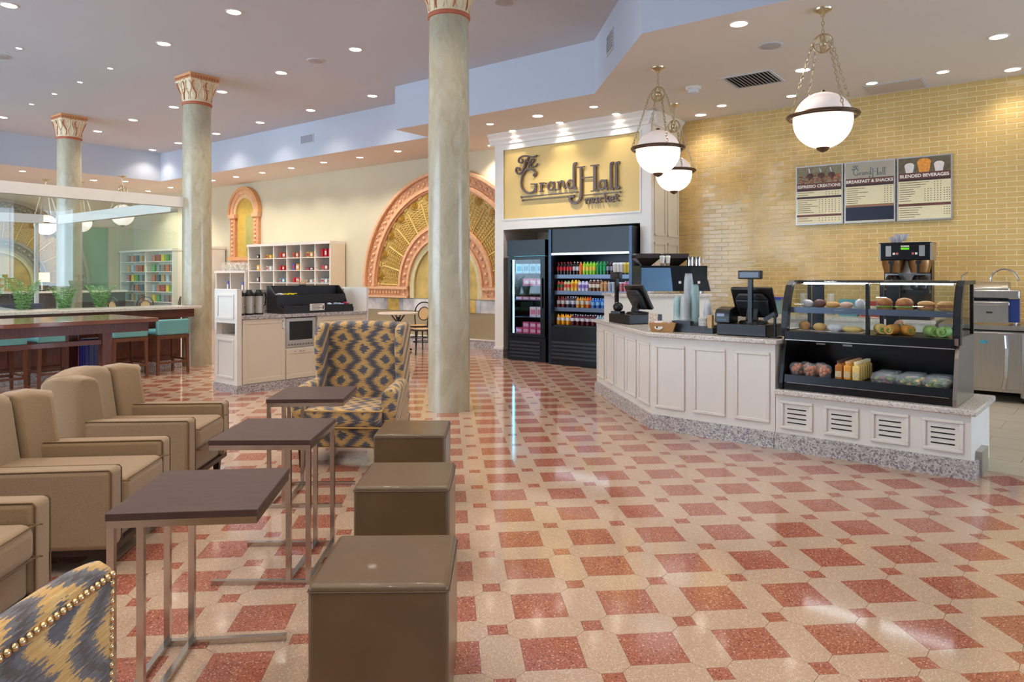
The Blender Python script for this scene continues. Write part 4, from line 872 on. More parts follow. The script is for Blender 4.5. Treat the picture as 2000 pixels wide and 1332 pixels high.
# ================================================================== ON THE COUNTER
SCR = mat('pos_screen', (30, 36, 44), .12)
def register(label, loc, rz, pole, side):
    o = empty('cash_register', label, 'register', loc, rz)
    d = MB().box(-.225,-.21,.004,.225,.21,.105).build('cash_drawer', BLACK, o, bevel=.006); MB().box(-.21,.21,.02,.21,.214,.09).build('drawer_front', BLACKM, d)
    b = MB(); b.lathe([(.13,.105),(.12,.125),(.05,.135)], 24, (.02,.02,0)); b.build('stand_base', BLACK, o, smooth=True)
    b = MB(); b.bar((.02,-.02,.13), (.02,.03,.26), .10, .04); b.build('stand_arm', BLACK, o)
    # tilted touch monitor facing the staff (+y)
    M = Matrix.Translation((.02,.03,.28)) @ Matrix.Rotation(R(28), 4, 'X')
    b = MB(); b.M = M; b.box(-.19,-.012,-.14,.19,.03,.16); m_ = b.build('monitor', BLACK, o, bevel=.014)
    b = MB(); b.M = M; b.frustum((0,-.03), (.26,.04), (.30,.04), -.12, .06); b.frustum((0,-.03),(.30,.04),(.22,.03),.06,.12); b.build('monitor_back', mat('graphite_plastic', (44,46,50), .4, var=.08), m_, bevel=.012)
    b = MB(); b.M = M; b.box(-.165,.0305,-.11,.165,.033,.14); b.build('screen', SCR, m_)
    b = MB(); b.bar((pole[0],pole[1],.105), (pole[0],pole[1],.50), .036, .036); b.lathe([(.05,.105),(.045,.118)], 16, (pole[0],pole[1],0)); p_ = b.build('display_pole', BLACK, o)
    b = MB(); b.box(pole[0]-.105,pole[1]-.03,.50,pole[0]+.105,pole[1]+.015,.575); h_ = b.build('customer_display', BLACK, o, bevel=.008); MB().box(pole[0]-.085,pole[1]-.0335,.515,pole[0]+.085,pole[1]-.0295,.56).build('display_window', mat('vfd_window', (40,44,70), .15), h_)
    return o
r1 = register('black cash register with tilted monitor at the far left of the counter', K(-.80, 1.05, HC), CA+R(-41.1)+R(14), (-.15,-.15), 1)
r2 = register('black cash register with tall customer display beside the bakery case', K(.83, .36, HC), CA, (.06,-.14), 1)
b = MB().prism([(-.07,0),(.07,0),(.07,.07),(.04,.12),(-.07,.13)], -.07, .07, 'yz')
o = empty('receipt_printer', 'small black receipt printer with pale badge left of the tall register', 'printer', K(.655, .25, HC+.107), CA)
MB().prism([(-.09,0),(.09,0),(.09,.10),(.04,.145),(-.075,.12),(-.09,.09)], -.07, .07, 'yz').build('body', BLACK, o, bevel=.008); MB().box(-.05,-.093,.06,.02,-.089,.085).build('badge', mat('badge_pale', (150,160,190), .4), o); MB().box(-.045,-.093,.02,.045,-.089,.04).build('button_row', mat('button_teal', (70,96,110), .4), o)
o = empty('card_reader', 'black card reader with dark handset beside the left register', 'reader', K(-.93, .90, HC+.107), CA); MB().box(-.06,-.05,0,.06,.05,.03).build('base', BLACK, o); MB().sphere((0,0,.075), .06, 14, 8, (1,.8,.9)).build('handset', BLACK, o, smooth=True)
o = empty('scanner_stand', 'black barcode scanner on a slim stand in front of the bakery case', 'scanner', K(1.125, .17, HC), CA); MB().lathe([(.06,0),(.055,.012)], 18).build('base', BLACK, o); MB().cyl((0,0,.012), .012, .20, 10).build('stem', BLACK, o); b = MB(); b.bar((0,0,.21), (-.09,0,.15), .03, .03); b.build('scanner_head', BLACK, o)
o = empty('cup_caddy', 'dark two-level cup caddy in the middle of the counter', 'caddy', K(.31, .36, HC), CA)
MB().box(-.19,-.14,.002,.0,.16,.105).build('tall_bin', mat('caddy_navy', (40,44,52), .4, var=.05), o); MB().box(.0,-.14,.002,.17,.16,.065).build('low_bin', mat('caddy_brown', (44,36,34), .4, var=.05), o)
def cupstack(x, y, z, n, r, label, m_, tint=None):
    o = empty('cup_stack', label, 'cups', K(x, y, z), CA); h = .11
    for k in range(n):
        z0 = k*.016; MB().lathe([(r,z0),(r*.99,z0+.006),(r*.72,z0+h)], 16, cap=False).build('cup', m_, o, smooth=True)
    MB().lathe([(r*.72,(n-1)*.016+h),(.001,(n-1)*.016+h)], 16, cap=False).build('cup_base', m_, o)
CUPC = mat('cup_clear', (226,230,232), .25, alpha=.30, var=.02); CUPT = mat('cup_tinted', (190,222,220), .25, alpha=.30, var=.02)
cupstack(.20, .40, HC+.106, 22, .046, 'tallest stack of clear upturned cups in the caddy', CUPC); cupstack(.30, .33, HC+.066, 18, .046, 'stack of clear green-tinted cups right of the tallest stack', CUPT)
cupstack(.14, .30, HC+.106, 9, .042, 'short stack of clear cups with teal rim on the left of the caddy', CUPT); cupstack(.235, .262, HC+.106, 10, .045, 'clear cup stack in front of the tallest stack', CUPC); cupstack(.42, .36, HC+.066, 8, .042, 'short stack of pale cups on the right of the caddy', CUPC)
o = empty('lid_stack', 'low stack of white drink lids on the caddy right side', 'lids', K(.42, .28, HC+.066), CA)
for k in range(7): MB().lathe([(.05,k*.011),(.05,k*.011+.008),(.03,k*.011+.010)], 16).build('lid', WRAP, o)
o = empty('kraft_tray', 'brown kraft paper tray with white label and sugar packets', 'tray', K(.06, .16, HC), CA+R(20))
b = MB(); b.frustum((0,0), (.20,.11), (.25,.15), .001, .085); b.build('tray', mat('kraft_paper', (186,138,88), .7, var=.08, scale=30), o)
b = MB(); b.M = Matrix.Translation((-.03,-.067,.045)) @ Matrix.Rotation(R(-13), 4, 'X'); b.prism([(.04*math.cos(t),.024*math.sin(t)) for t in [i*math.pi/10 for i in range(20)]], -.002, 0, 'xz'); b.build('oval_label', WHITE, o)
b = MB(); b.M = Matrix.Translation((-.045,-.069,.045)) @ Matrix.Rotation(R(-13), 4, 'X'); b.prism([(.008*math.cos(t),.009*math.sin(t)) for t in [i*math.pi/6 for i in range(12)]], -.002, 0, 'xz'); b.build('label_mark', BLACK, o)
for k in range(7):
    b = MB(); b.M = Matrix.Translation((random.uniform(-.05,.08), random.uniform(-.04,.04), .088)) @ Matrix.Rotation(random.uniform(0,3), 4, 'Z') @ Matrix.Rotation(.3, 4, 'X'); b.box(-.03,-.02,0,.03,.02,.006); b.build('packet', WRAP, o)
o = empty('brochure_holder', 'small clear holder with printed leaflets beside the kraft tray', 'brochure holder', K(-.075, .20, HC), CA+R(20)); b = MB(); b.M = Matrix.Rotation(R(-12), 4, 'X'); b.box(-.045,-.004,.006,.045,.004,.17); b.build('leaflet', mat('leaflet_print', (208,190,170), .5, var=.35, scale=60), o); MB().box(-.05,-.03,0,.05,.03,.006).build('foot', CLEAR, o)
o = empty('straw_holder', 'small wooden holder with a black base between caddy and printer', 'holder', K(.50, .25, HC), CA); MB().box(-.04,-.04,.001,.04,.04,.05).build('base', BLACK, o); MB().box(-.022,-.022,.05,.022,.022,.17).build('block', mat('pale_wood', (206,170,116), .5, var=.15, scale=10), o)
o = empty('straw_jar', 'clear jar of wrapped straws behind the wooden holder', 'jar', K(.52, .52, HC), CA); MB().lathe([(.05,0),(.05,.12)], 16).build('jar', CLEAR, o)
b = MB()
for k in range(16): a = k*2.4; b.tube([(.02*math.cos(a),.02*math.sin(a),.01),(.045*math.cos(a),.045*math.sin(a),.22)], .004, 5)
b.build('straws', WRAP, o)
# ------------------------------------------------------------------ raised machine stand with the espresso machine
es = empty('machine_stand', 'tall white stand with stone top behind the left register', 'stand', (1.87, 9.27, 0), R(2)); MB().box(-.60,-.36,0,.62,.36,1.165).build('body', WHITE, es); MB().box(-.63,-.39,1.165,.65,.39,1.205).build('stone_top', STONE, es, bevel=.006)
em = empty('espresso_machine', 'black and steel espresso machine with cups on top on the white stand', 'espresso machine', (2.06, 9.22, 1.206), R(2)); em.scale = (1.06,1,1.06); ZE = 0
b = MB(); b.prism([(-.40,.03),(-.02,.03),(-.05,.31),(-.40,.31)], -.26, -.25, 'xz'); b.build('left_back_panel', mat('blue_lit_steel', (120,150,176), .22, .85, var=.05), em)  # plain steel, the blue light it reflects is put into the colour
b = MB(); b.prism([(-.02,.03),(.22,.03),(.20,.31),(-.05,.31)], -.26, -.25, 'xz'); b.build('centre_back_panel', BLACKM, em)
b = MB(); b.prism([(.22,.03),(.44,.03),(.36,.31),(.20,.31)], -.26, -.25, 'xz'); b.build('right_back_panel', mat('smoked_panel', (40,36,34), .2, .3), em)
MB().box(-.40,-.25,.03,.40,.25,.31).build('body', BLACKM, em); MB().box(-.41,-.26,.31,.40,.26,.335).build('cup_tray', BLACKM, em)
MB().box(.28,-.262,.12,.31,-.26,.15).build('maker_badge', WHITE, em); MB().box(.05,-.262,.12,.08,-.26,.15).build('maker_badge', WHITE, em)
for x in (-.34, .34):
    for y in (-.2, .2): MB().cyl((x,y,0), .025, .03, 10).build('foot', CHROME, em)
for i, (x, y) in enumerate(((-.29, 0), (.06, .02))):
    h_ = MB(); h_.frustum((x,y), (.10,.10), (.30,.28), .336, .43); h_.box(x-.15,y-.14,.43,x+.15,y+.14,.485); h_.build('bean_hopper', mat('smoked_hopper', (58,42,36), .15, coat=.3), em)
for i, x in enumerate((-.13, -.06)):
    place('paper_cup', cup((214,206,196),(150,120,96),(220,216,210),.13,.034), (2.06+x, 9.04, 1.562), 'small paper cup stacked on the espresso machine top', 'cup', 'paper cups on the espresso machine')
for i, x in enumerate((.24, .335)):
    o = empty('steel_pitcher', ('left','right')[i]+' steel milk pitcher on top of the espresso machine', 'pitcher', (2.06+x, 9.08, 1.562)); MB().lathe([(.046,0),(.042,.06),(.050,.115)], 16).build('body', CHROME, o, smooth=True); MB().tube([(.045,0,.09),(.075,0,.085),(.072,0,.03),(.044,0,.02)], .006, 6).build('handle', CHROME, o)
# ------------------------------------------------------------------ back counter along the tile wall
bk = empty('back_counter', 'white work counter along the yellow tile wall', 'counter', (0,0,0), TH); MB().box(-3.7, 9.70, 0, -1.03, VW-.02, .86).build('cabinet', WHITE, bk); MB().box(-3.72, 9.66, .86, -1.02, VW-.015, .90).build('worktop', STONE, bk)
def bp(u, v, z=.90): return W(u, v, z)
o = empty('storage_tub', 'clear storage tub with a blue lid on the back counter', 'tub', bp(-3.05, 10.2), TH); MB().frustum((0,0), (.2,.2), (.24,.24), 0, .2).build('tub', mat('teal_tub', (110,150,160), .2, var=.1), o); MB().box(-.13,-.13,.2,.13,.13,.235).build('lid', mat('blue_lid', (58,64,170), .35), o)
for i, (u, lab) in enumerate(((-3.55, 'left pump bottle of syrup with a brown nozzle'), (-3.40, 'middle pump bottle of syrup with an orange lever'), (-3.27, 'right pump bottle of syrup nearest the blue lidded tub'))):
    o = empty('syrup_bottle', lab, 'bottle', bp(u, 10.2), TH); MB().lathe([(.036,0),(.038,.01),(.038,.17),(.015,.22)], 14).build('bottle', mat('syrup_brown', (110,70,50), .2, var=.2) if i != 1 else mat('syrup_clear', (206,170,120), .2, var=.1), o, smooth=True); MB().cyl((0,0,.22), .016, .06, 10).build('pump', WHITE, o); b = MB(); b.bar((-.01,0,.285), (.08,0,.30), .016, .016); b.build('nozzle', mat('orange_lever', (206,92,50), .4), o)
for i, u in enumerate((-2.68, -2.50, -2.32)):
    o = empty('canister', ('left','middle','right')[i]+' pale canister on the back counter behind the tall register', 'canister', bp(u, 10.3), TH); MB().lathe([(.05,0),(.055,.01),(.055,.24),(.045,.26)], 16).build('body', mat('canister_cream', (214,200,176), .4, var=.1), o, smooth=True); MB().cyl((0,0,.26), .048, .03, 16).build('lid', WHITE, o)
for i, (u, w_, h_, rgb, lab) in enumerate(((-2.08,.22,.22,(96,170,180),'teal printed carton on the back counter behind the bakery case'),(-1.80,.24,.2,(190,60,60),'red carton on the back counter behind the bakery case'),(-1.30,.2,.26,(200,200,196),'white carton at the right of the back counter'))):
    o = empty('carton', lab, 'carton', bp(u, 10.25 if u < -1.5 else 10.52), TH); MB().box(-w_/2,-.1,0,w_/2,.1,h_).build('box', pm(rgb), o); MB().box(-w_*.35,-.103,h_*.3,w_*.35,-.1,h_*.7).build('print_panel', WHITE, o); MB().box(-.005,-.1,h_,.005,.1,h_+.002).build('tape', mat('tape_tan', (200,170,120), .4), o)
# stainless undercounter fridge
sf_ = empty('undercounter_fridge', 'stainless steel undercounter fridge on casters beside the tile wall', 'fridge', (0,0,0), TH)
SU0, SU1, SV = -.98, 1.6, 9.66
MB().box(SU0, SV, .12, SU1, VW-.05, .80).build('cabinet', STEEL, sf_); MB().box(SU0-.01, SV-.03, .82, SU1, VW-.04, .87).build('worktop', STEEL, sf_)
MB().box(SU0, SV+.02, .80, SU1, VW-.05, .82).build('shadow_gap', BLACK, sf_)
for k in range(3):
    d = MB().box(SU0+.01+k*.8, SV-.03, .15, SU0+.80+k*.8, SV-.001, .79).build('door', STEEL, sf_, bevel=.006); MB().tube([(SU0+.62+k*.8,SV-.03,.16),(SU0+.64+k*.8,SV-.055,.30),(SU0+.65+k*.8,SV-.055,.62),(SU0+.64+k*.8,SV-.03,.76)], .022, 8).build('handle', CHROME, d)
MB().box(SU0+.40, SV-.034, .66, SU0+.47, SV-.03, .70).build('energy_label', mat('label_blue_green', (70,150,170), .4, var=.3, scale=60), sf_)
for k in range(4):
    MB().cyl((SU0+.1+k*.7, SV+.08, .06), .03, .06, 10).build('caster_mount', STEEL, sf_); b = MB(); b.M = Matrix.Translation((SU0+.085+k*.7, SV+.08, .035)) @ Matrix.Rotation(R(90), 4, 'Y'); b.cyl((0,0,0), .035, .03, 14); b.build('caster', BLACK, sf_)
# dual coffee brewer
cb = empty('coffee_brewer', 'black and steel double coffee brewer with paper filters on top', 'coffee brewer', W(-1.35, 9.95, .90), TH)
MB().box(-.26,-.02,0,.26,.25,.94).build('tower', BLACKM, cb)
MB().box(-.27,-.22,.73,.27,.25,.93).build('head', BLACKM, cb); MB().box(-.28,-.225,.72,-.265,.25,.935).box(.265,-.225,.72,.28,.25,.935).build('side_trim', STEEL, cb); MB().box(-.28,-.23,.93,.28,.26,.94).build('lid', BLACKM, cb)
MB().box(-.10,-.03,.36,.10,-.02,.72).box(-.25,-.03,.36,.25,-.02,.56).build('splash_plate', STEEL, cb)
MB().box(-.045,-.226,.85,.045,-.22,.875).build('green_display', emit_mat('lcd_green', (120,220,60), 1.2), cb); MB().box(-.045,-.226,.885,.045,-.22,.90).build('badge', WHITE, cb)
for s in (-1, 1):
    MB().box(s*.18-.03,-.226,.77,s*.18+.03,-.22,.90).build('control_plate', STEEL, cb)
    for q_ in (0, 1): MB().box(s*(.085+q_*.035)-.012,-.226,.79,s*(.085+q_*.035)+.012,-.22,.815).build('button', mat('button_white' if q_ else 'button_red', (226,222,222) if q_ else (196,110,100), .4), cb)
    fb = MB().lathe([(.10,.0),(.125,.10),(.13,.15)], 20, (s*.145,-.11,.57)).build('filter_basket', mat('amber_steel', (150,110,66), .25, .7), cb, smooth=True); MB().box(s*.145-.03,-.26,.68,s*.145+.03,-.225,.715).box(s*.145-.014,-.262,.56,s*.145+.014,-.238,.70).build('handle', BLACK, fb)
    ca = MB().lathe([(.07,0),(.10,.02),(.105,.09),(.08,.15),(.06,.18)], 20, (s*.145,-.11,.36)).build('carafe', mat('carafe_black', (16,14,16), .12), cb, smooth=True)
    MB().box(s*.145-.11,-.22,.32,s*.145+.11,0,.36).build('warmer_plate', BLACKM, cb)
MB().box(-.27,-.24,0,.27,-.02,.06).build('base', BLACKM, cb)
o = empty('filter_stack', 'stack of fluted paper coffee filters on top of the brewer', 'filters', W(-1.48, 9.98, 1.841), TH)
b = MB(); ring = []
for rr, z in ((.05,0),(.085,.075)): ring.append([((rr+(.006 if k % 2 else -.006))*math.cos(2*math.pi*k/40), (rr+(.006 if k % 2 else -.006))*math.sin(2*math.pi*k/40), z) for k in range(40)])
b.loft(ring, cap=False); b.build('outer_filter', WRAP, o)
b = MB(); ring = []
for rr, z in ((.05,.03),(.085,.11)): ring.append([(.05+(rr+(.006 if k % 2 else -.006))*math.cos(2*math.pi*k/40), (rr+(.006 if k % 2 else -.006))*math.sin(2*math.pi*k/40), z) for k in range(40)])
b.loft(ring, cap=False); b.build('inner_filter', WRAP, o)
# panini grill
pg = empty('panini_grill', 'steel and blue panini grill on the stainless fridge top', 'grill', W(-.50, 9.98, .872), TH)
MB().box(-.28,-.2,.03,-.18,.22,.29).box(.18,-.2,.03,.28,.22,.29).build('side_panel', mat('grill_blue', (40,58,120), .35), pg); MB().box(-.285,-.21,.29,.285,.24,.40).build('shoulder', STEEL, pg, bevel=.02)
MB().box(-.18,-.235,.02,.18,-.19,.27).build('front_plate', STEEL, pg); MB().box(-.18,-.225,.27,.18,.2,.30).build('lower_platen', BLACKM, pg); MB().box(-.19,-.245,.22,.19,-.2,.26).build('drip_lip', STEEL, pg, bevel=.008)
b = MB(); b.prism([(-.2,.33),(.2,.33),(.2,.44),(.1,.49),(-.1,.49),(-.2,.42)], -.19, .19, 'yz'); b.build('upper_platen', STEEL, pg, bevel=.015)
MB().box(-.03,-.238,.13,.03,-.235,.15).build('display', mat('lcd_dark', (50,56,40), .3), pg); MB().tube(smoothline([(0,.1,.49),(0,.1,.54),(.03,.1,.60),(.12,.1,.64),(.22,.1,.60),(.27,.1,.50)], 4), .012, 8).build('steam_hose', CHROME, pg); MB().tube([(-.19,-.2,.36),(-.26,-.28,.36),(-.26,-.28,.56),(-.21,-.2,.60)], .010, 6).build('lift_handle', CHROME, pg)
for s in (-1, 1): 
    for t in (-1, 1): MB().cyl((s*.24, t*.18, 0), .02, .03, 10).build('foot', CHROME, pg)
# ================================================================== MENU BOARDS
def text_mesh(txt, size, m_, parent, loc, bold=.0, align='CENTER'):
    cu = bpy.data.curves.new('t', 'FONT'); cu.body = txt; cu.size = size; cu.align_x = align; cu.offset = bold; cu.extrude = .0008
    t = bpy.data.objects.new('t', cu); col.objects.link(t); dg = bpy.context.evaluated_depsgraph_get(); dg.update()
    me = bpy.data.meshes.new_from_object(t.evaluated_get(dg)); bpy.data.objects.remove(t); me.materials.clear(); me.materials.append(m_)
    o = link('lettering', me, parent, loc); o.rotation_euler = (R(90), 0, 0); return o
CRM = mat('menu_cream', (232,218,176), .4, var=.03); BRN = mat('menu_brown', (112,66,56), .4, var=.08, scale=30); DBR = mat('menu_dark', (66,44,44), .4); NAVY = mat('menu_navy', (30,32,52), .35); PALE = mat('menu_pale', (224,214,202), .4, var=.03); INK = mat('menu_ink', (96,78,64), .6); TEAL = mat('menu_teal', (80,104,110), .5); ALU = mat('alu_frame', (190,188,186), .35, .8); WTX = mat('white_print', (240,234,222), .5)
def board(label, uc, wd, title):
    o = empty('menu_board', label, 'menu board', W(uc, VW-.012, 0), TH); z0, z1 = 2.17, 3.02; h = wd/2
    MB().box(-h,-.04,z0,h,-.002,z1).build('frame', ALU, o)
    def bar(nm, za, zb, m_, xa=-h+.018, xb=h-.018, y=-.042): return MB().box(xa, y-.002, z1-zb, xb, -.04, z1-za).build(nm, m_, o)
    bar('poster', .018, .832, CRM)
    return o, h, z0, z1, bar
def rows(b, xs, z, n, dz, m_):
    for k in range(n):
        x0, x1 = xs; b.box(x0, -.0445, z-k*dz-.007, x0+(x1-x0)*random.uniform(.45,1), -.042, z-k*dz)
def ticks(b, xs, z, n, dz):
    for k in range(n):
        for x in xs: b.box(x-.006, -.0445, z-k*dz-.010, x+.006, -.042, z-k*dz)
# left: espresso
o, h, z0, z1, bar = board('left menu board headed ESPRESSO CREATIONS with coffee bean scoops', -2.572, .635, '')
bar('photo', .018, .27, mat('photo_dark', (36,34,46), .4, var=.2, scale=6)); b = MB()
for k in range(60):
    b.sphere((random.uniform(-h+.04,h-.04), -.043, z1-.25+random.random()*.10), .017, 6, 4, (1.2,.15,.7))
b.build('bean_print', mat('bean_print', (150,80,46), .5, var=.7, scale=30), o)
for k, x in enumerate((-.12, .03, .17)):
    s_ = MB(); s_.sphere((x,-.044,z1-.15), .05, 12, 6, (1,.1,.8)); s_.build('scoop_print', mat('scoop_print', (90,58,50), .4, var=.5, scale=40), o); s_ = MB(); s_.ribbon([(x,z1-.11),(x-.02,z1-.04)], .016, -.046, -.044); s_.build('scoop_handle_print', ALU, o)
bar('title_band', .255, .335, BRN, y=-.044); text_mesh('ESPRESSO CREATIONS', .058, WTX, o, (0,-.0475,z1-.318), .0015)
bar('size_band', .335, .365, DBR, y=-.044); bar('size_band', .445, .475, DBR, y=-.044); bar('section_band', .705, .735, BRN, y=-.044)
b = MB(); rows(b, (-h+.03,-.05), z1-.385, 2, .033, INK); rows(b, (-h+.03,-.0), z1-.495, 7, .029, INK); rows(b, (-h+.03,-.05), z1-.755, 2, .033, INK); ticks(b, (.10,.14,.18,.22,.26), z1-.385, 2, .033); ticks(b, (.01,.05,.09,.14,.18,.22,.27), z1-.495, 7, .029); ticks(b, (.01,.05,.09,.14,.18,.22,.27), z1-.755, 2, .033)
tag(b.build('fine_print', INK, o), kind='stuff')
# middle
o, h, z0, z1, bar = board('middle menu board headed BREAKFAST & SNACKS with Grand Hall logo', -1.917, .635, '')
bar('logo_field', .018, .235, PALE); bar('title_band', .235, .315, BRN, y=-.044); text_mesh('BREAKFAST & SNACKS', .058, WTX, o, (0,-.0475,z1-.298), .0015)
bar('size_band', .315, .345, DBR, y=-.044); bar('section_band', .60, .635, mat('menu_tan', (150,108,80), .4, var=.05), y=-.044); bar('blank_field', .635, .82, NAVY, y=-.044)
logo = empty('x', '', '') if False else o
def logo_xy(cx, cy): return ((cx-960)/1905*.56, z1-.04-(cy+45+.085*(cx-300)-170)/700*.18)
for ch, strokes in SIGN[:12]:
    b = MB()
    for pts, w_ in strokes:
        P = smoothline([logo_xy(*p) for p in pts], 4) if len(pts) > 2 else [logo_xy(*p) for p in pts]
        b.ribbon(P, w_*.00033, -.0445, -.0425)
    b.build('logo_letter', TEAL, o)
b = MB(); rows(b, (-h+.03,.0), z1-.37, 8, .029, INK); ticks(b, (.19,.225,.265), z1-.36, 8, .030); tag(b.build('fine_print', INK, o), kind='stuff')
# right
o, h, z0, z1, bar = board('right menu board headed BLENDED BEVERAGES with iced drink pictures', -1.262, .635, '')
bar('photo', .018, .225, mat('photo_brown', (86,62,54), .4, var=.5, scale=5))
for x, m_, sc in ((-.17, mat('drink_white_print', (226,216,208), .4, var=.1, scale=40), .8), (0, mat('drink_orange_print', (230,150,62), .4, var=.2, scale=40), 1.1), (.17, mat('drink_white_print', (226,216,208)), .8)):
    b = MB(); b.prism([(x-.05*sc,z1-.215),(x+.05*sc,z1-.215),(x+.075*sc,z1-.215+.13*sc),(x-.075*sc,z1-.215+.13*sc)], -.045, -.042, 'xz'); b.sphere((x,-.0435,z1-.215+.13*sc), .06*sc, 12, 6, (1.2,.03,.6)); b.build('drink_print', m_, o)
bar('title_band', .215, .295, BRN, y=-.044); text_mesh('BLENDED BEVERAGES', .058, WTX, o, (0,-.0475,z1-.278), .0015)
bar('size_band', .295, .325, DBR, y=-.044); bar('section_band', .625, .66, BRN, y=-.044)
b = MB(); rows(b, (-h+.03,.06), z1-.345, 3, .030, INK); rows(b, (-h+.03,-.10), z1-.435, 6, .030, INK); rows(b, (-h+.03,-.02), z1-.68, 5, .030, INK); ticks(b, (.12,.155,.19), z1-.345, 3, .030); ticks(b, (.01,.045,.08,.12,.155,.19,.23,.26,.285), z1-.435, 6, .030); ticks(b, (.23,.26,.285), z1-.68, 4, .03); tag(b.build('fine_print', INK, o), kind='stuff')
# ================================================================== PENDANT GLOBES
OPAL = bpy.data.materials.new('opal_glass'); OPAL.use_nodes = True
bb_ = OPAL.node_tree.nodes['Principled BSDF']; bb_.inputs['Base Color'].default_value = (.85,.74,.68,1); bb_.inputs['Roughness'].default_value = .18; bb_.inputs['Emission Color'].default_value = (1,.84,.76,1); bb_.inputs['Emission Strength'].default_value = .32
nz = OPAL.node_tree.nodes.new('ShaderNodeTexNoise'); nz.inputs['Scale'].default_value = 2.0
OPB = bpy.data.materials.new('opal_glass_bright'); OPB.use_nodes = True
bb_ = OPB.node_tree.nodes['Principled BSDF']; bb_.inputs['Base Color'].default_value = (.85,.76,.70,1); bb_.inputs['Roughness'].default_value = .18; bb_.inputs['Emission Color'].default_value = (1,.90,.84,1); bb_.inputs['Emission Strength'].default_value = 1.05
linkM = None
def pendant(label, p, zc, r, zceil):
    o = empty('globe_pendant', label, 'pendant lamp', (p[0], p[1], 0), TH, 'opal globe pendants')
    MB().lathe([(.085,0),(.08,-.015),(.04,-.035),(.02,-.05),(.02,-.07)], 20, (0,0,zceil)).build('canopy', BRASS, o, smooth=True)
    zh = zceil-.32; n = 7
    b = MB()
    def chain(b, A, B):
        A, B = Vector(A), Vector(B); L = (B-A).length; m_ = max(2, int(L/.036)); d = (B-A).normalized(); x = d.cross(Vector((0,1,0.1))).normalized(); y = d.cross(x)
        for k in range(m_):
            c = A+(B-A)*((k+.5)/m_); s = x if k % 2 else y
            b.tube([c+d*(.024*math.cos(t))+s*(.012*math.sin(t)) for t in [2*math.pi*i/8 for i in range(8)]], .0042, 4, True)
        return b
    chain(MB(), (0,0,zceil-.07), (0,0,zh+.09)).build('stem_chain', BRASS, o)
    b = MB(); b.tube([(.085*math.cos(t),0,zh+.085*math.sin(t)) for t in [2*math.pi*i/24 for i in range(24)]], .010, 6, True).tube([(0,.085*math.cos(t),zh+.085*math.sin(t)) for t in [2*math.pi*i/24 for i in range(24)]], .010, 6, True); b.sphere((0,0,zh), .035, 10, 6); b.bar((-.085,0,zh),(.085,0,zh), .012); b.bar((0,0,zh-.085),(0,0,zh+.085), .012); b.build('hub', BRASS, o, smooth=True)
    rr = r*1.19; zr = zc+.045
    for k in range(4):
        a = math.pi/4+k*math.pi/2; chain(MB(), (.10*math.cos(a),.10*math.sin(a),zh), (rr*math.cos(a),rr*math.sin(a),zr+.02)).build('chain', BRASS, o)
    b = MB(); b.tube([(rr*math.cos(t),rr*math.sin(t),zr) for t in [2*math.pi*i/48 for i in range(48)]], .012, 6, True).tube([(rr*.955*math.cos(t),rr*.955*math.sin(t),zr-.018) for t in [2*math.pi*i/48 for i in range(48)]], .009, 6, True)
    for k in range(4):
        a = math.pi/4+k*math.pi/2; b.tube([(r*.98*math.cos(a),r*.98*math.sin(a),zr),(rr*math.cos(a),rr*math.sin(a),zr)], .008, 6)
    b.build('ring', BRONZE, o, smooth=True)
    th0 = math.acos(.045/r)
    up_ = [(r*math.sin(t), zc+r*math.cos(t)) for t in [.02+(th0-.02)*i/12 for i in range(13)]]; lo_ = [(r*math.sin(t), zc+r*math.cos(t)) for t in [th0+(math.pi-.02-th0)*i/14 for i in range(15)]]
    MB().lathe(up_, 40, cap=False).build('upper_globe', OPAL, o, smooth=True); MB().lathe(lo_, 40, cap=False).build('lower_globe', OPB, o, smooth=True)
    MB().lathe([(.06,zc-r+.008),(.05,zc-r-.012),(.02,zc-r-.03),(.001,zc-r-.038)], 16, cap=False).build('finial', BRONZE, o, smooth=True)
    MB().lathe([(.03,zc+r-.004),(.02,zc+r+.02),(.001,zc+r+.024)], 12, cap=False).build('top_cap', BRONZE, o)
    return o
pendant('largest opal globe pendant with brass chains in front of the tile wall', (2.905, 6.58), 2.88, .262, ZL)
pendant('opal globe pendant on chains beside the gold sign', (1.744, 8.41), 2.91, .262, ZL)
pendant('opal globe pendant farthest from the viewer, partly behind another globe', (2.346, 10.2), 2.91, .258, ZL)
for (px, t, lab) in ((.0, 0, ''),)[:0]: pass
pendant('opal globe pendant seen through the glass near the yellow wall', (-9.65, 17.45), 2.95, .262, ZL)
pendant('opal globe pendant seen through the glass at the far left', (-11.95, 18.05), 2.75, .262, ZL)
pendant('opal globe pendant half hidden behind the farthest column', (-11.3, 18.45), 2.85, .262, ZL)
# ================================================================== COFFEE STATION
st = empty('coffee_station', 'white self-serve coffee station cabinet with tall end panel and microwave niche', 'cabinet', (-3.324, 8.51, 0), R(49.4))
LS = 1.97; DS = .56     # local x along the front (away to the right), local y = depth to the left, front face y=0
MB().box(.03, .03, 0, LS-.03, DS, .10).build('core_base', WHITE, st); MB().box(-.012, -.012, 0, LS, .03, .10).box(-.012, .03, 0, .03, DS+.012, .10).build('granite_base', GRAN, st)
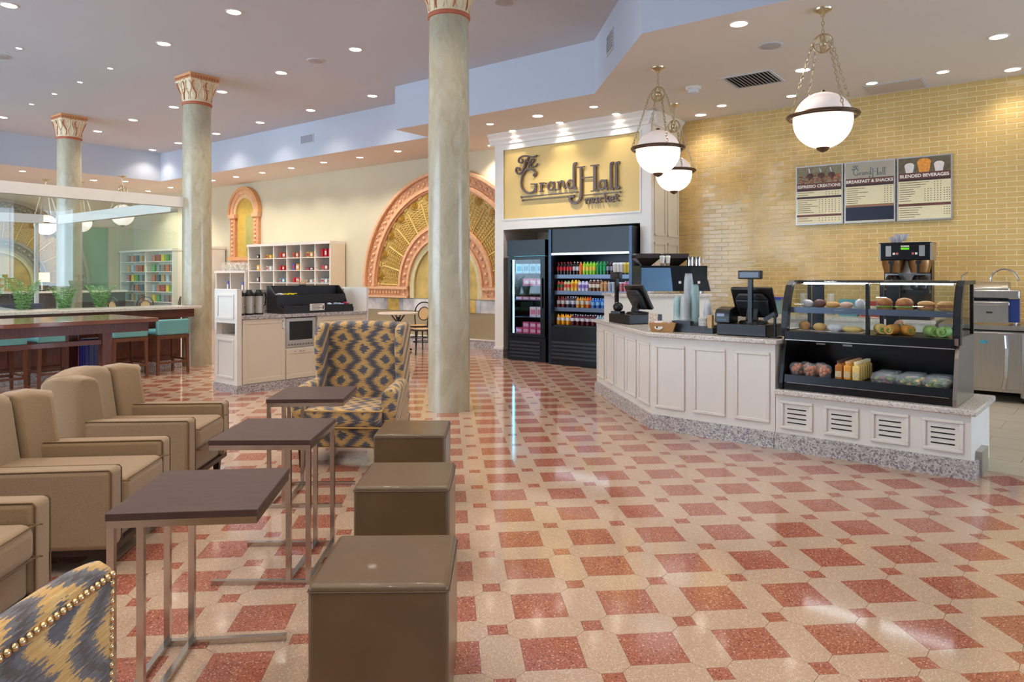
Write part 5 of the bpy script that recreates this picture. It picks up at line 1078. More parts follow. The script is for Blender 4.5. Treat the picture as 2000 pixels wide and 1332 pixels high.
# end panel wall that faces the viewer, with an open slot
MB().box(0, 0, .10, .06, .05, 1.27).box(0, DS-.05, .10, .06, DS, 1.27).box(0, .05, .10, .06, DS-.05, .70).box(0, .05, .85, .06, DS-.05, 1.27).build('end_panel', WHITE, st)
for z0, z1 in ((.17,.66),(.90,1.21)):
    MB().box(-.012, .07, z0, 0, .10, z1).box(-.012, DS-.10, z0, 0, DS-.07, z1).box(-.012, .10, z0, 0, DS-.10, z0+.03).box(-.012, .10, z1-.03, 0, DS-.10, z1).build('end_moulding', WHITE, st, bevel=.004)
MB().box(.06, .05, .69, .40, DS-.05, .70).box(.06, .05, .85, .40, DS-.05, .86).box(.06, DS-.06, .70, .40, DS-.05, .85).box(.06, .05, .70, .40, .06, .85).build('slot_box', WHITE, st)
MB().box(.06, .02, .10, .66, DS, .69).build('left_carcass', WHITE, st); MB().box(.06, .02, .86, .66, DS, .90).build('left_carcass', WHITE, st)
MB().box(1.13, .02, .10, LS, DS, .90).build('right_carcass', WHITE, st); MB().box(.66, .02, .10, 1.13, DS, .50).box(.66, DS-.04, .50, 1.13, DS, .90).build('niche_carcass', WHITE, st)
def door(parent, x0, x1, z0, z1, handle=True, m=.06):
    d = MB().box(x0,0,z0,x1,.02,z0+m).box(x0,0,z1-m,x1,.02,z1).box(x0,0,z0+m,x0+m,.02,z1-m).box(x1-m,0,z0+m,x1,.02,z1-m).build('door', CREAMW, parent, bevel=.004)
    MB().box(x0+m,.008,z0+m,x1-m,.02,z1-m).build('door_field', CREAMW, d)
    return d
d = door(st, .075, .655, .105, .895); MB().tube([(.615,-.002,.76),(.615,-.028,.77),(.615,-.028,.85),(.615,-.002,.86)], .007, 6).build('handle', STEEL, d)
MB().cyl((.56,-.004,.87), .012, .006, 12).build('lock', STEEL, d)
d = door(st, .665, 1.125, .105, .485); MB().cyl((.80,-.004,.455), .01, .006, 12).build('lock', STEEL, d); MB().tube([(.86,-.002,.455),(.865,-.022,.455),(.92,-.022,.455),(.925,-.002,.455)], .006, 6).build('handle', STEEL, d)
d = door(st, 1.135, 1.93, .105, .895); MB().cyl((1.20,-.004,.87), .01, .006, 12).build('lock', STEEL, d)
MB().box(.06, -.02, .90, LS-.03, DS-.03, .94).build('counter_top', GRAN, st); MB().box(.06, DS-.03, .90, LS-.03, DS, 1.25).build('backsplash', GRAN, st); MB().box(LS-.035, -.0, .10, LS, DS, 1.27).build('end_panel', WHITE, st)
def SL(x, y, z=0): c, s = math.cos(R(49.4)), math.sin(R(49.4)); return Vector((-3.324+x*c-y*s, 8.51+x*s+y*c, z))
mw = empty('microwave', 'stainless built-in microwave in the coffee station niche', 'microwave', SL(.895, .02, .502), R(49.4)); MB().box(-.225,.03,.002,.225,.42,.385).build('case', STEEL, mw); MB().box(-.225,0,.002,.225,.03,.385).build('front', STEEL, mw, bevel=.006)
MB().box(-.17,-.003,.10,.17,0,.34).build('window', mat('microwave_window', (30,28,28), .12), mw); b = MB()
for k in range(10): b.box(-.19+k*.042,-.004,.03,-.165+k*.042,0,.05)
b.build('button_row', mat('button_grey', (120,112,104), .4), mw)
for i, x in enumerate((.16, .29, .42)):
    o = empty('coffee_airpot', ('left','middle','right')[i]+' steel airpot with black lid on the coffee station', 'airpot', SL(x, .24, .941), R(49.4)); MB().lathe([(.055,0),(.058,.008),(.058,.02)], 20).build('base', BLACK, o); MB().lathe([(.057,.02),(.057,.235)], 20).build('body', mat('satin_steel', (190,182,170), .38, .55, var=.05, scale=6), o, smooth=True); MB().lathe([(.058,.235),(.056,.265),(.035,.30),(.03,.315)], 20).build('lid', BLACK, o, smooth=True); MB().tube([(.05,0,.27),(.09,0,.27),(.10,0,.22),(.09,0,.12),(.056,0,.10)], .009, 8).build('handle', BLACK, o); MB().box(-.085,-.012,.255,-.05,.012,.275).build('spout', BLACK, o)
og = empty('condiment_organizer', 'black stepped condiment organizer on the coffee station', 'organizer', SL(1.21, .26, .941), R(49.4))
BKW = mat('black_wood', (28,22,24), .4, var=.2, scale=20)
MB().box(-.55,.17,0,.55,.20,.36).build('back', BKW, og); MB().prism([(-.20,0),(.17,0),(.17,.36),(.14,.36),(.0,.24),(-.06,.10),(-.20,.06)], -.55, -.535, 'yz').build('side', BKW, og); MB().prism([(-.20,0),(.17,0),(.17,.36),(.14,.36),(.0,.24),(-.06,.10),(-.20,.06)], .535, .55, 'yz').build('side', BKW, og)
MB().box(-.535,-.20,0,.535,-.19,.10).box(-.535,-.19,0,.535,.17,.012).build('lower_front', BKW, og); MB().box(-.535,-.02,.012,.535,-.01,.24).box(-.535,-.01,.14,.535,.17,.15).build('upper_front', BKW, og)
for x in (-.18, .18): MB().box(x-.005,-.19,.012,x+.005,-.02,.10).box(x-.005,-.01,.15,x+.005,.17,.24).build('divider', BKW, og)
MB().box(-.16,-.215,.03,.06,-.203,.12).build('notice_card', WHITE, og)
b = MB()
for k in range(4): b.box(-.13,-.2165,.10-k*.018,.02-(k % 2)*.04,-.2145,.106-k*.018)
b.box(.03,-.2165,.045,.05,-.2145,.095); b.build('card_print', INK, og)
def packets(label, x0, x1, y, z, rgb, n, grp):
    for k in range(n):
        o = tag(link('condiment_packet', pack(.045,.03,.012,rgb), None, SL(1.21+random.uniform(x0,x1), .26+y+random.uniform(-.05,.05), .941+z+.004*k/n*3), R(random.uniform(0,180))), label, 'packet', grp); o.rotation_euler[0] = random.uniform(-.4,.4)
packets('white sugar packet in the upper left organizer tray', -.50, -.40, .08, .236, (226,222,222), 9, 'white packets'); packets('yellow sweetener packet in the upper organizer tray', -.37, -.2, .08, .236, (236,214,40), 10, 'yellow packets')
packets('blue and white creamer packet in the lower right organizer tray', .2, .40, -.10, .095, (196,206,230), 9, 'creamer packets'); packets('red jam packet at the lower right of the organizer', .42, .51, -.10, .10, (170,40,60), 6, 'red packets')
o = empty('stirrer_bundle', 'fan of wooden stir sticks standing behind the organizer', 'stirrers', SL(1.16, .395, 1.302), R(49.4)); b = MB()
for k in range(18): a = k*.35-3; b.bar((a*.01,0,0), (a*.032,.0+.01*(k % 3),.075), .006, .003)
b.build('sticks', mat('stir_wood', (214,176,128), .6, var=.1), o); MB().box(-.05,-.004,-.001,.05,.012,.012).build('tray', BKW, o)
# ================================================================== CUBBY SHELVES ALONG THE BACK WALL
def cubby(label, u0, cols, cw, z_top, rows, v0=10.30, rh=.30, side=True):
    o = empty('cubby_shelf', label, 'shelf unit', (0,0,0), TH); u1 = u0+cols*cw; t = .018
    MB().box(u0, VW-.05, 0, u1, VW-.035, z_top-.06).build('back_panel', WHITE, o)
    MB().box(u0-.03, v0-.03, z_top-.06, u1+.03, VW-.035, z_top).build('cornice', WHITE, o)
    for k in range(cols+1): MB().box(u0+k*cw-t, v0, 0, u0+k*cw+t, VW-.05, z_top-.06).build('divider', WHITE, o)
    zs = [z_top-.06-rh*(k+1) for k in range(rows)]
    for z in zs: MB().box(u0+t, v0+.005, z-t, u1-t, VW-.05, z).build('shelf_board', WHITE, o)
    return zs
zs = cubby('tall white cubby shelf stocked with snacks behind the coffee station', -16.23, 6, .541, 2.24, 6)
MB().box(-12.975, 10.30, 0, -12.955, VW-.035, 2.18).build('end_panel', CREAMW, [x for x in col.objects if x.get('label', '').startswith('tall white cubby')][0])
def fill(r_, c_, rgb, n, hh, lab, u0=-16.23, cw=.541, zl=None, wd=.10, depth=.16, tilt=0):
    u = u0+c_*cw
    for k in range(n):
        x = u+cw-.05-wd*.6-k*(wd+.034)
        if x < u+.05: break
        q_ = rgb if isinstance(rgb, tuple) else rgb[k % len(rgb)]
        o = place('snack_pack', pack(wd, depth, hh, q_, (236,226,206) if k % 2 else (200,60,50)), W(x, 10.46, (zl or zs)[r_]+.001), lab, 'snack', lab, TH+random.uniform(-.15,.15))
rowL = ['top', 'second', 'third']
data = [[((54,44,44),2,.10,'dark snack bar box'),((238,186,40),3,.09,'yellow chip bag'),((176,70,40),4,.14,'brown and orange cookie box'),((196,120,100),3,.13,'rust striped cookie packet'),((206,160,90),4,.13,'tan cracker box'),((206,40,66),4,.19,'red candy box')],
        [((240,176,40),2,.14,'orange yellow cracker bag'),((206,206,206),3,.11,'white gum box'),((196,36,40),3,.11,'bright red candy pack'),([(70,190,90),(236,150,40),(80,90,190)],3,.15,'mixed green orange and blue candy pack'),((110,50,80),3,.06,'plum coloured mint tin'),((150,90,90),4,.12,'maroon nut packet')],
        [((110,90,110),2,.14,'dark striped magazine stack'),((196,190,186),0,.1,'empty'),((110,160,180),3,.10,'teal soap box'),((206,60,70),3,.12,'red and white tissue pack'),((206,200,196),2,.08,'white paper pack'),((180,190,196),4,.10,'pale toiletry bottle pack')],
        [((190,180,170),2,.1,'beige carton'),((170,180,190),2,.1,'grey carton'),((190,150,130),2,.1,'tan carton'),((160,170,180),0,.1,'x'),((190,180,170),0,.1,'x'),((190,180,170),0,.1,'x')]]
ordc = ['first','second','third','fourth','fifth','sixth']
for r_ in range(4):
    for c_ in range(6):
        rgb, n, hh, lab = data[r_][c_]
        if n: fill(r_, c_, rgb, n, hh, lab+' in the '+ordc[c_]+' cubby of the '+(rowL+['fourth'])[r_]+' row')
zs2 = cubby('low white double cubby left of the tall cubby shelf', -17.75, 2, .68, 1.58, 2, rh=.55)
fill(0, 0, (96,110,170), 2, .34, 'tall blue souvenir bag in the low double cubby, left bay', -17.75, .68, zs2); fill(0, 1, [(90,70,60),(110,120,180)], 2, .32, 'brown and blue souvenir toy in the low double cubby, right bay', -17.75, .68, zs2)
for k in range(6):
    o = empty('acrylic_bin', 'clear acrylic display bin on top of the low cubby', 'bin', W(-17.55+k*.21, 10.5, 1.581), TH, 'acrylic bins on the low cubby'); b = MB(); b.frustum((0,0), (.16,.2), (.19,.24), 0, .22); b.build('bin', CLEAR, o); b = MB()
    for j in range(5): b.sphere((random.uniform(-.05,.05), random.uniform(-.05,.05), .05+j*.03), .03, 6, 4)
    b.build('sweets', mat('sweet_mix', (222,204,180), .4, var=.3, scale=30), o)
zs3 = cubby('tall white cubby shelf seen just right of the middle column', -19.2, 2, .6, 2.24, 6); fill(0, 1, (206,190,50), 3, .13, 'yellow green snack bag in the shelf beside the middle column', -19.2, .6, zs3)
zs4 = cubby('white gift shelf seen through the glass on the yellow wall', -23.3, 2, 1.62, 2.24, 6); gift = [(150,120,110),(206,110,80),(80,90,120),(206,160,110),(170,190,200),(206,110,90),(190,60,60),(236,210,40),(90,170,80),(150,150,160)]
for r_ in range(5):
    for c_ in range(2):
        for k in range(5):
            place('gift_card_pack', pack(.15,.05,.2,gift[(r_*3+c_*5+k) % 10]), W(-23.3+c_*1.62+.25+k*.28, 10.45, zs4[r_]+.001), 'small colourful gift packet on the shelf behind the glass', 'packet', 'gift packets behind the glass', TH)
# ================================================================== BISTRO SETS
CANE = mat('cane_seat', (206,166,112), .6, var=.15, scale=60); BENT = mat('black_bentwood', (36,26,24), .3)
def bistro_chair(label, p, rz, group=None):
    o = empty('bentwood_chair', label, 'chair', (p[0], p[1], 0), rz, group)
    for sx in (-1, 1):
        MB().tube([(sx*.17,-.17,.44),(sx*.20,-.21,0)], [.016,.012], 7).build('leg', BENT, o); MB().tube([(sx*.16,.17,.46),(sx*.185,.23,0)], [.016,.012], 7).build('leg', BENT, o)
    MB().tube([(.205*math.cos(t),.205*math.sin(t),.445) for t in [2*math.pi*i/20 for i in range(20)]], .018, 6, True).build('seat_frame', BENT, o); MB().cyl((0,0,.445), .195, .018, 20).build('seat', CANE, o)
    MB().tube([(.17*math.cos(t),.17*math.sin(t),.22) for t in [2*math.pi*i/20 for i in range(20)]], .009, 6, True).build('stretcher', BENT, o)
    MB().tube(smoothline([(-.16,.17,.45),(-.19,.20,.62),(-.185,.23,.78),(-.11,.25,.88),(0,.255,.905),(.11,.25,.88),(.185,.23,.78),(.19,.20,.62),(.16,.17,.45)], 4), .014, 7).build('back_hoop', BENT, o)
    cx, cz = 0, .68
    MB().tube([(.125*math.cos(t),.215+.05*(.68+.13*math.sin(t)-.55)/.3,cz+.13*math.sin(t)) for t in [2*math.pi*i/20 for i in range(20)]], .010, 6, True).build('back_ring', BENT, o)
    b = MB(); b.add([(0,.237,cz)]+[(.12*math.cos(t),.215+.05*(.68+.125*math.sin(t)-.55)/.3,cz+.125*math.sin(t)) for t in [2*math.pi*i/20 for i in range(20)]], [(0,i+1,(i+1) % 20+1) for i in range(20)]); b.build('back_cane', CANE, o)
    return o
def bistro_table(label, p, r=.38):
    o = empty('bistro_table', label, 'table', (p[0], p[1], 0)); MB().lathe([(r-.01,.715),(r,.72),(r,.74),(r-.01,.745)], 36).build('table_top', mat('bistro_marble', (220,204,188), .2, var=.12, scale=5), o); MB().lathe([(.03,.03),(.028,.3),(.04,.4),(.026,.5),(.03,.66)], 14).build('pedestal', BENT, o, smooth=True)
    for k in range(4):
        a = k*math.pi/2+.5; MB().tube([(.02*math.cos(a),.02*math.sin(a),.18),(.14*math.cos(a),.14*math.sin(a),.10),(.27*math.cos(a),.27*math.sin(a),.02)], [.018,.016,.02], 6).build('foot', BENT, o); MB().tube([(.02*math.cos(a),.02*math.sin(a),.55),(.10*math.cos(a),.10*math.sin(a),.66),(.14*math.cos(a),.14*math.sin(a),.71)], .013, 6).build('bracket', BENT, o)
bistro_table('round marble-topped bistro table below the shell relief', (-2.16, 13.35))
bistro_chair('bentwood cane chair at the right of the bistro table', (-1.66, 13.0), R(-60)); bistro_chair('bentwood cane chair behind the bistro table by the wall', (-1.85, 13.95), R(-20)); bistro_chair('bentwood cane chair at the left of the bistro table', (-2.72, 13.15), R(95))
for i, (x, y, a) in enumerate(((-10.6, 18.2, 20), (-9.95, 17.9, 160), (-9.35, 17.8, 10), (-8.8, 18.1, -60))): bistro_chair(('far left','second','third','rightmost')[i]+' bentwood chair seen through the glass in front of the gift shelf', (x, y), R(a), 'chairs behind the glass')
# ================================================================== LOUNGE: ARMCHAIRS
TAN = mat('tan_tweed', (146, 118, 86), .85, var=.16, scale=260, bump=.25, bscale=420, sheen=.2); PIPE = mat('dark_piping', (104, 78, 52), .8, var=.1)
def armchair(label, p, rz):
    o = empty('armchair', label, 'armchair', (p[0], p[1], 0), rz, 'tan lounge armchairs')      # local +x = front
    for sx, sy in ((.40,-.31),(.40,.31),(-.42,-.29),(-.42,.29)): MB().frustum((sx,sy), (.035,.035), (.055,.055), 0, .115).build('leg', LWOOD, o)
    MB().box(-.44,-.36,.095,.455,.36,.125).build('plinth', LWOOD, o)
    MB().box(-.40,-.27,.12,.43,.27,.27).build('seat_rail', TAN, o, bevel=.015)
    for s in (-1, 1):
        y0, y1 = sorted((s*.255, s*.375)); a = MB().box(-.42,y0,.12,.465,y1,.505).build('arm', TAN, o, bevel=.028, seg=4)
        for yy in (y0+.006, y1-.006): MB().tube([(-.38,yy,.500),(.452,yy,.500),(.462,yy,.488),(.463,yy,.14)], .0035, 5).build('piping', PIPE, a)
    c = MB().box(-.32,-.25,.275,.478,.25,.43).build('seat_cushion', TAN, o, bevel=.045, seg=4)
    for z in (.288, .418): MB().tube(smoothline([(-.2,-.244,z),(.44,-.244,z),(.472,-.215,z),(.472,.215,z),(.44,.244,z),(-.2,.244,z)], 3), .0035, 5).build('piping', PIPE, c)
    # wrap-round back: flat centre with two wings that turn forward
    def wall(path_in, path_out, name):
        n = len(path_in); rings = []
        for (x, y, zt), (X, Y, zT) in zip(path_in, path_out):
            rings.append([(x+.05,y,.26),(x-.02,y*1.01,zt-.035),(x-.055,y*1.04,zt),(X+.035,Y*.985,zT),(X-.005,Y,zT-.05),(X+.01,Y,.13)])
        return MB().loft(rings).build(name, TAN, o, bevel=.024, seg=4)
    wall([(-.275,-.205,.775),(-.29,-.10,.80),(-.295,0,.805),(-.29,.10,.80),(-.275,.205,.775)], [(-.475,-.33,.775),(-.495,-.12,.80),(-.50,0,.805),(-.495,.12,.80),(-.475,.33,.775)], 'back_centre')
    for s in (-1, 1): 
        wall([(-.27,s*.215,.775),(-.20,s*.255,.79),(-.10,s*.285,.775)], [(-.47,s*.335,.775),(-.36,s*.376,.79),(-.20,s*.385,.775)], 'back_wing')
    return o
ac = armchair('tan tweed armchair farthest back, beside the coffee station', (-2.545, 4.83), R(3.5))
copy_tree(ac, (-2.40, 3.66, 0), R(6), 'tan tweed armchair in the middle of the row of three')
copy_tree(ac, (-2.375, 2.56, 0), R(5), 'tan tweed armchair nearest, cut off by the left edge')
# ================================================================== WINGBACKS IN IKAT FABRIC
def ikat():
    m = bpy.data.materials.new('ikat_fabric'); m.use_nodes = True; nt = m.node_tree; b = nt.nodes['Principled BSDF']; b.inputs['Roughness'].default_value = .8; b.inputs['Sheen Weight'].default_value = .15
    N = lambda t: nt.nodes.new(t); L = nt.links.new
    def M(op, a, c=None, d=None):
        n = N('ShaderNodeMath'); n.operation = op
        for i, x in enumerate((a, c, d)):
            if x is None: continue
            if isinstance(x, (int, float)): n.inputs[i].default_value = x
            else: L(x, n.inputs[i])
        return n.outputs[0]
    tc = N('ShaderNodeTexCoord'); sp = N('ShaderNodeSeparateXYZ'); L(tc.outputs['Object'], sp.inputs[0])
    # side faces run along y, so take the larger horizontal run from the normal
    ge = N('ShaderNodeNewGeometry'); 
    x = M('ADD', sp.outputs[0], 0.0)
    qy = M('MULTIPLY', sp.outputs[1], 1.0); qv = M('SUBTRACT', sp.outputs[2], qy)
    row = M('FLOOR', M('DIVIDE', qv, .0042)); wn = N('ShaderNodeTexWhiteNoise'); wn.noise_dimensions = '1D'; L(row, wn.inputs['W'])
    row2 = M('FLOOR', M('DIVIDE', qv, .0013)); wn2 = N('ShaderNodeTexWhiteNoise'); wn2.noise_dimensions = '1D'; L(row2, wn2.inputs['W'])
    xj = M('ADD', M('ADD', x, M('MULTIPLY', M('SUBTRACT', wn.outputs[0], .5), .030)), M('MULTIPLY', M('SUBTRACT', wn2.outputs[0], .5), .016))
    PX, QX = .18, .152
    def wrapd(v, per, off): return M('ABSOLUTE', M('SUBTRACT', M('FLOORED_MODULO', M('ADD', v, off+per/2), per), per/2))
    s1 = M('ADD', M('DIVIDE', wrapd(xj, 2*PX, 0), .098), M('DIVIDE', wrapd(qv, QX, 0), .092)); s2 = M('ADD', M('DIVIDE', wrapd(xj, 2*PX, PX), .098), M('DIVIDE', wrapd(qv, QX, QX/2), .092))
    s = M('MINIMUM', s1, s2)
    rp = N('ShaderNodeValToRGB'); rp.color_ramp.interpolation = 'CONSTANT'; E_ = rp.color_ramp.elements
    E_[0].position = 0; E_[0].color = s2l((84,82,88))+(1,); E_[1].position = .215; E_[1].color = s2l((196,158,98))+(1,)
    for p_, c_ in ((.33,(188,146,84)), (.48,(96,91,94)), (.60,(76,66,64))): e_ = E_.new(p_); e_.color = s2l(c_)+(1,)
    L(M('MULTIPLY', s, .5), rp.inputs[0])
    mx = N('ShaderNodeMix'); mx.data_type = 'RGBA'; mx.blend_type = 'MULTIPLY'; mx.inputs[0].default_value = .55; L(rp.outputs[0], mx.inputs[6])
    mr = N('ShaderNodeMapRange'); mr.inputs[3].default_value = .62; mr.inputs[4].default_value = 1.25; L(wn2.outputs[0], mr.inputs[0]); L(mr.outputs[0], mx.inputs[7]); L(mx.outputs[2], b.inputs['Base Color'])
    return m
IK = ikat(); NAIL = mat('nailhead_brass', (206,176,132), .22, 1.)
nailM = MB().sphere((0,0,0), .0048, 8, 5, (1,1,1)).mesh('nail', NAIL, True)
def wingback(label, p, rz, nails=False):
    o = empty('wingback_chair', label, 'armchair', (p[0], p[1], 0), rz, 'ikat wingback chairs')     # local -y = front
    for sx, sy in ((-.31,-.32),(.31,-.32),(-.27,.30),(.27,.30)): MB().frustum((sx,sy), (.032,.032), (.05,.05), 0, .165).build('leg', LWOOD, o)
    MB().box(-.37,-.36,.155,.37,.32,.30).build('seat_rail', IK, o, bevel=.015)
    c = MB().box(-.295,-.395,.30,.295,.20,.445).build('seat_cushion', IK, o, bevel=.045, seg=4)
    for z in (.312, .433): MB().tube(smoothline([(-.29,.1,z),(-.297,-.34,z),(-.26,-.394,z),(.26,-.394,z),(.297,-.34,z),(.29,.1,z)], 3), .006, 5).build('piping', mat('gold_piping', (186,146,84), .7), c)
    # inner back, reclined, with a gently crowned top
    rings = []
    for x in [-.30+.60*i/8 for i in range(9)]:
        cr = .008*(1-(x/.30)**2); rings.append([(x,.17,.38),(x,.245,1.02+cr),(x,.285,1.045+cr),(x,.345,1.045+cr),(x,.375,1.02+cr),(x,.305,.16)])
    MB().loft(rings).build('back', IK, o, bevel=.012, seg=3)
    for s in (-1, 1):
        # wing: outer side panel from rail to top with the wing curving forward
        prof = [(.30,.16),(.37,1.035),(.30,1.045),(.16,1.04),(.08,1.01),(.05,.90),(.07,.72),(.10,.62),(.02,.60),(.0,.30),(.10,.16)]
        x0, x1 = sorted((s*.292, s*.362)); b = MB().prism(prof, x0, x1, 'yz').build('wing', IK, o, bevel=.022, seg=3)
        # rolled arm
        n = 10; rings = []
        for y, hw, z in ((.14,.05,.60),(-.05,.055,.60),(-.22,.06,.59),(-.31,.062,.575)):
            cx = s*.345; rings.append([(cx-.045,y,.16)]+[(cx+hw*math.cos(t), y, z-.045+.05*math.sin(t)) for t in [math.pi-math.pi*i/n for i in range(n+1)]]+[(cx+.03 if s > 0 else cx+.045,y,.16)])
        MB().loft(rings).build('arm', IK, o, bevel=.01, seg=2)
    b = MB()
    for k in range(64): b.sphere((-.37+.74*k/63, -.362, .162), .0055, 6, 4)
    tag(b.build('nail_trim', NAIL, o, smooth=True), kind='stuff')
    if nails:
        for k in range(61): x = -.32+.64*k/60; link('nail', nailM, o, (x, .371, 1.018))
        for s in (-1, 1):
            for k in range(1, 40): z = 1.018-k*.0107; link('nail', nailM, o, (s*.322, .377-.083*(1.04-z), z))
    else:
        b = MB()
        for k in range(40): b.sphere((-.3+.6*k/39, .376, 1.02), .0055, 6, 4)
        tag(b.build('nail_trim', NAIL, o), kind='stuff')
    return o
wingback('tall wingback armchair in gold and grey ikat facing the viewer', (-1.235, 5.56), R(-4))
def slipper(label, p, rz):
    o = empty('slipper_chair', label, 'chair', (p[0], p[1], 0), rz)      # local +y = back
    for sx, sy in ((-.27,-.27),(.27,-.27),(-.27,.24),(.27,.24)): MB().frustum((sx,sy), (.032,.032), (.05,.05), 0, .20).build('leg', LWOOD, o)
    MB().box(-.33,-.31,.19,.33,.29,.32).build('seat_rail', IK, o, bevel=.012); MB().box(-.32,-.32,.32,.32,.22,.44).build('seat_cushion', IK, o, bevel=.04, seg=4)
    rings = []
    for x in [-.33+.66*i/10 for i in range(11)]:
        e_ = .012*(abs(x)/.33)**6; rings.append([(x,.20,.19),(x,.232,.84-e_),(x,.245,.874-e_),(x,.27,.88-e_),(x,.292,.866-e_),(x,.298,.84-e_),(x,.29,.19)])
    MB().loft(rings).build('back', IK, o, bevel=.006, seg=2)
    for k in range(41): link('nail', nailB, o, (-.318+.636*k/40, .299, .846))
    for s in (-1, 1):
        for k in range(1, 38): link('nail', nailB, o, (s*.318, .2975-.008*k/38, .846-k*.0160))
    return o
nailB = MB().sphere((0,0,0), .0066, 10, 6).mesh('nail', NAIL, True)
slipper('ikat slipper chair with nailhead trim seen from behind in the near left corner', (-1.03, .97), R(-90)).scale = (1,1,1.035)
# ================================================================== C-TABLES
TOPW = mat('wenge_top', (76, 53, 46), .42, spec=.45, var=.18, scale=5, stretch=(2,14,2))
def ctable(label, p, rz, mirror):
    o = empty('side_table', label, 'table', (p[0], p[1], 0), rz, 'wenge side tables'); m = -1 if mirror else 1; b_ = .022
    w_, d_ = .235, .25
    MB().box(-w_,-d_,.645,w_,d_,.67).build('table_top', TOPW, o, bevel=.003)
    MB().box(-w_+.004,-d_+.004,.622,w_-.004,-d_+.026,.645).box(-w_+.004,d_-.026,.622,w_-.004,d_-.004,.645).box(-w_+.004,-d_+.026,.622,-w_+.026,d_-.026,.645).box(w_-.026,-d_+.026,.622,w_-.004,d_-.026,.645).build('apron_frame', CHROME, o)
    xo, xi = m*(-w_+.015), m*(-w_+.105)
    for y in (-d_+.015, d_-.015):
        for x in (xo, xi): MB().box(x-b_/2, y-b_/2, .022, x+b_/2, y+b_/2, .622).build('upright', CHROME, o)
        x0, x1 = sorted((xo-m*b_/2, m*(w_-.01))); MB().box(x0, y-b_/2, 0, x1, y+b_/2, .022).build('foot_bar', CHROME, o)
    for x in (xo, xi): MB().box(x-b_/2, -d_+.026, 0, x+b_/2, d_-.026, .022).build('cross_bar', CHROME, o)
ctable('dark wood steel C-shaped table nearest the viewer', (-1.082, 2.50), R(6), False)
ctable('dark wood steel C-shaped table in the middle of the row', (-1.165, 3.485), R(1), True)
ctable('dark wood steel C-shaped table in front of the wingback', (-1.285, 4.57), R(3), False)
# ================================================================== OTTOMANS
LEA = mat('bronze_leather', (96, 74, 50), .3, coat=.15, var=.10, scale=5, bump=.08, bscale=160); STI = mat('leather_seam', (84,64,44), .5)
def ottoman(label, p, rz):
    o = empty('cube_ottoman', label, 'ottoman', (p[0], p[1], 0), rz, 'bronze cube ottomans'); h = .222
    MB().box(-h,-h,.012,h,h,.45).build('body', LEA, o, bevel=.018, seg=4)
    MB().tube([(-h+.008,-h-.001,.428),(h-.008,-h-.001,.428),(h+.001,-h+.008,.428),(h+.001,h-.008,.428),(h-.008,h+.001,.428),(-h+.008,h+.001,.428),(-h-.001,h-.008,.428),(-h-.001,-h+.008,.428)], .0025, 5, True).build('seam', STI, o)
    for sx in (-1, 1):
        for sy in (-1, 1): MB().cyl((sx*.18,sy*.18,0), .02, .013, 10).build('glide', BLACK, o)
ottoman('bronze leather cube ottoman nearest the viewer', (-.425, 2.435), R(1)); ottoman('bronze leather cube ottoman in the middle of the row', (-.515, 3.475), R(1)); ottoman('bronze leather cube ottoman farthest, beside the wingback', (-.635, 4.55), R(1))
# ================================================================== BAR TABLE, STOOLS
TQ = mat('teal_vinyl', (104, 160, 160), .45, var=.06, scale=6); SWOOD = mat('stool_wood', (104, 62, 40), .4, var=.2, scale=6, stretch=(10,10,1))
def stool(label, p, rz):
    o = empty('counter_stool', label, 'stool', (p[0], p[1], 0), rz, 'teal counter stools')     # local -y = back towards the viewer
    for sx in (-1, 1): MB().frustum((sx*.225,-.215), (.03,.03), (.045,.04), 0, .56, (-sx*.015,.015)).build('leg', SWOOD, o); MB().frustum((sx*.20,.19), (.03,.03), (.04,.04), 0, .56, (-sx*.005,-.01)).build('leg', SWOOD, o)
    MB().box(-.235,-.225,.52,.235,.205,.57).build('seat_frame', SWOOD, o); MB().box(-.22,-.16,.57,.22,.22,.65).build('seat', TQ, o, bevel=.03, seg=3); MB().box(-.235,-.235,.575,.235,-.165,.80).build('back', TQ, o, bevel=.02, seg=3)
    for y in (-.215, .19): MB().box(-.20,y-.01,.16,.20,y+.01,.19).build('stretcher', SWOOD, o)
    for x in (-.215, .20): MB().box(x-.01,-.20,.19,x+.01,.18,.215).build('stretcher', SWOOD, o)
RS = TH+R(90)
for u, v, lab in ((-10.36,5.22,'teal counter stool at the right end of the bar ledge'),(-10.36,4.62,'teal counter stool second from the right under the bar ledge'),(-10.36,3.72,'teal counter stool behind the dark blue bin'),(-10.2,3.08,'teal counter stool at the left edge behind the long table')): stool(lab, W(u, v), RS)
bt = empty('communal_table', 'long dark red wood communal high table', 'table', (0,0,0), TH); tu1, tu0, tv1, tv0 = -8.14, -9.3, 4.02, 1.4
MB().box(tu0, tv0, .905, tu1, tv1, .95).build('table_top', mat('table_top_wood', (120,72,54), .12, var=.2, scale=4, stretch=(10,1,1), coat=.3), bt, bevel=.004); MB().box(tu0+.07, tv0+.1, .80, tu1-.07, tv1-.08, .905).build('apron', DWOOD, bt)
for uu in (tu0+.14, tu1-.14):
    for vv in (tv0+.2, tv1-.52): MB().box(uu-.05, vv-.05, 0, uu+.05, vv+.05, .80).build('leg', DWOOD, bt)
MB().box(tu1-.17, tv0+.2, .68, tu1-.11, tv1-.57, .73).build('stretcher', DWOOD, bt)
bn = empty('ribbed_bin', 'dark blue ribbed bin standing under the communal table', 'bin', W(-8.9, 3.66), TH); bn.scale = (.7,.7,1); BLU = mat('indigo_shell', (36,32,96), .3, var=.2, scale=8); MB().box(-.16,-.2,.02,.16,.2,.70).build('body', BLU, bn, bevel=.03)
for k in range(5): MB().box(.16,-.17+k*.075,.06,.168,-.13+k*.075,.66).build('rib', BLU, bn); 
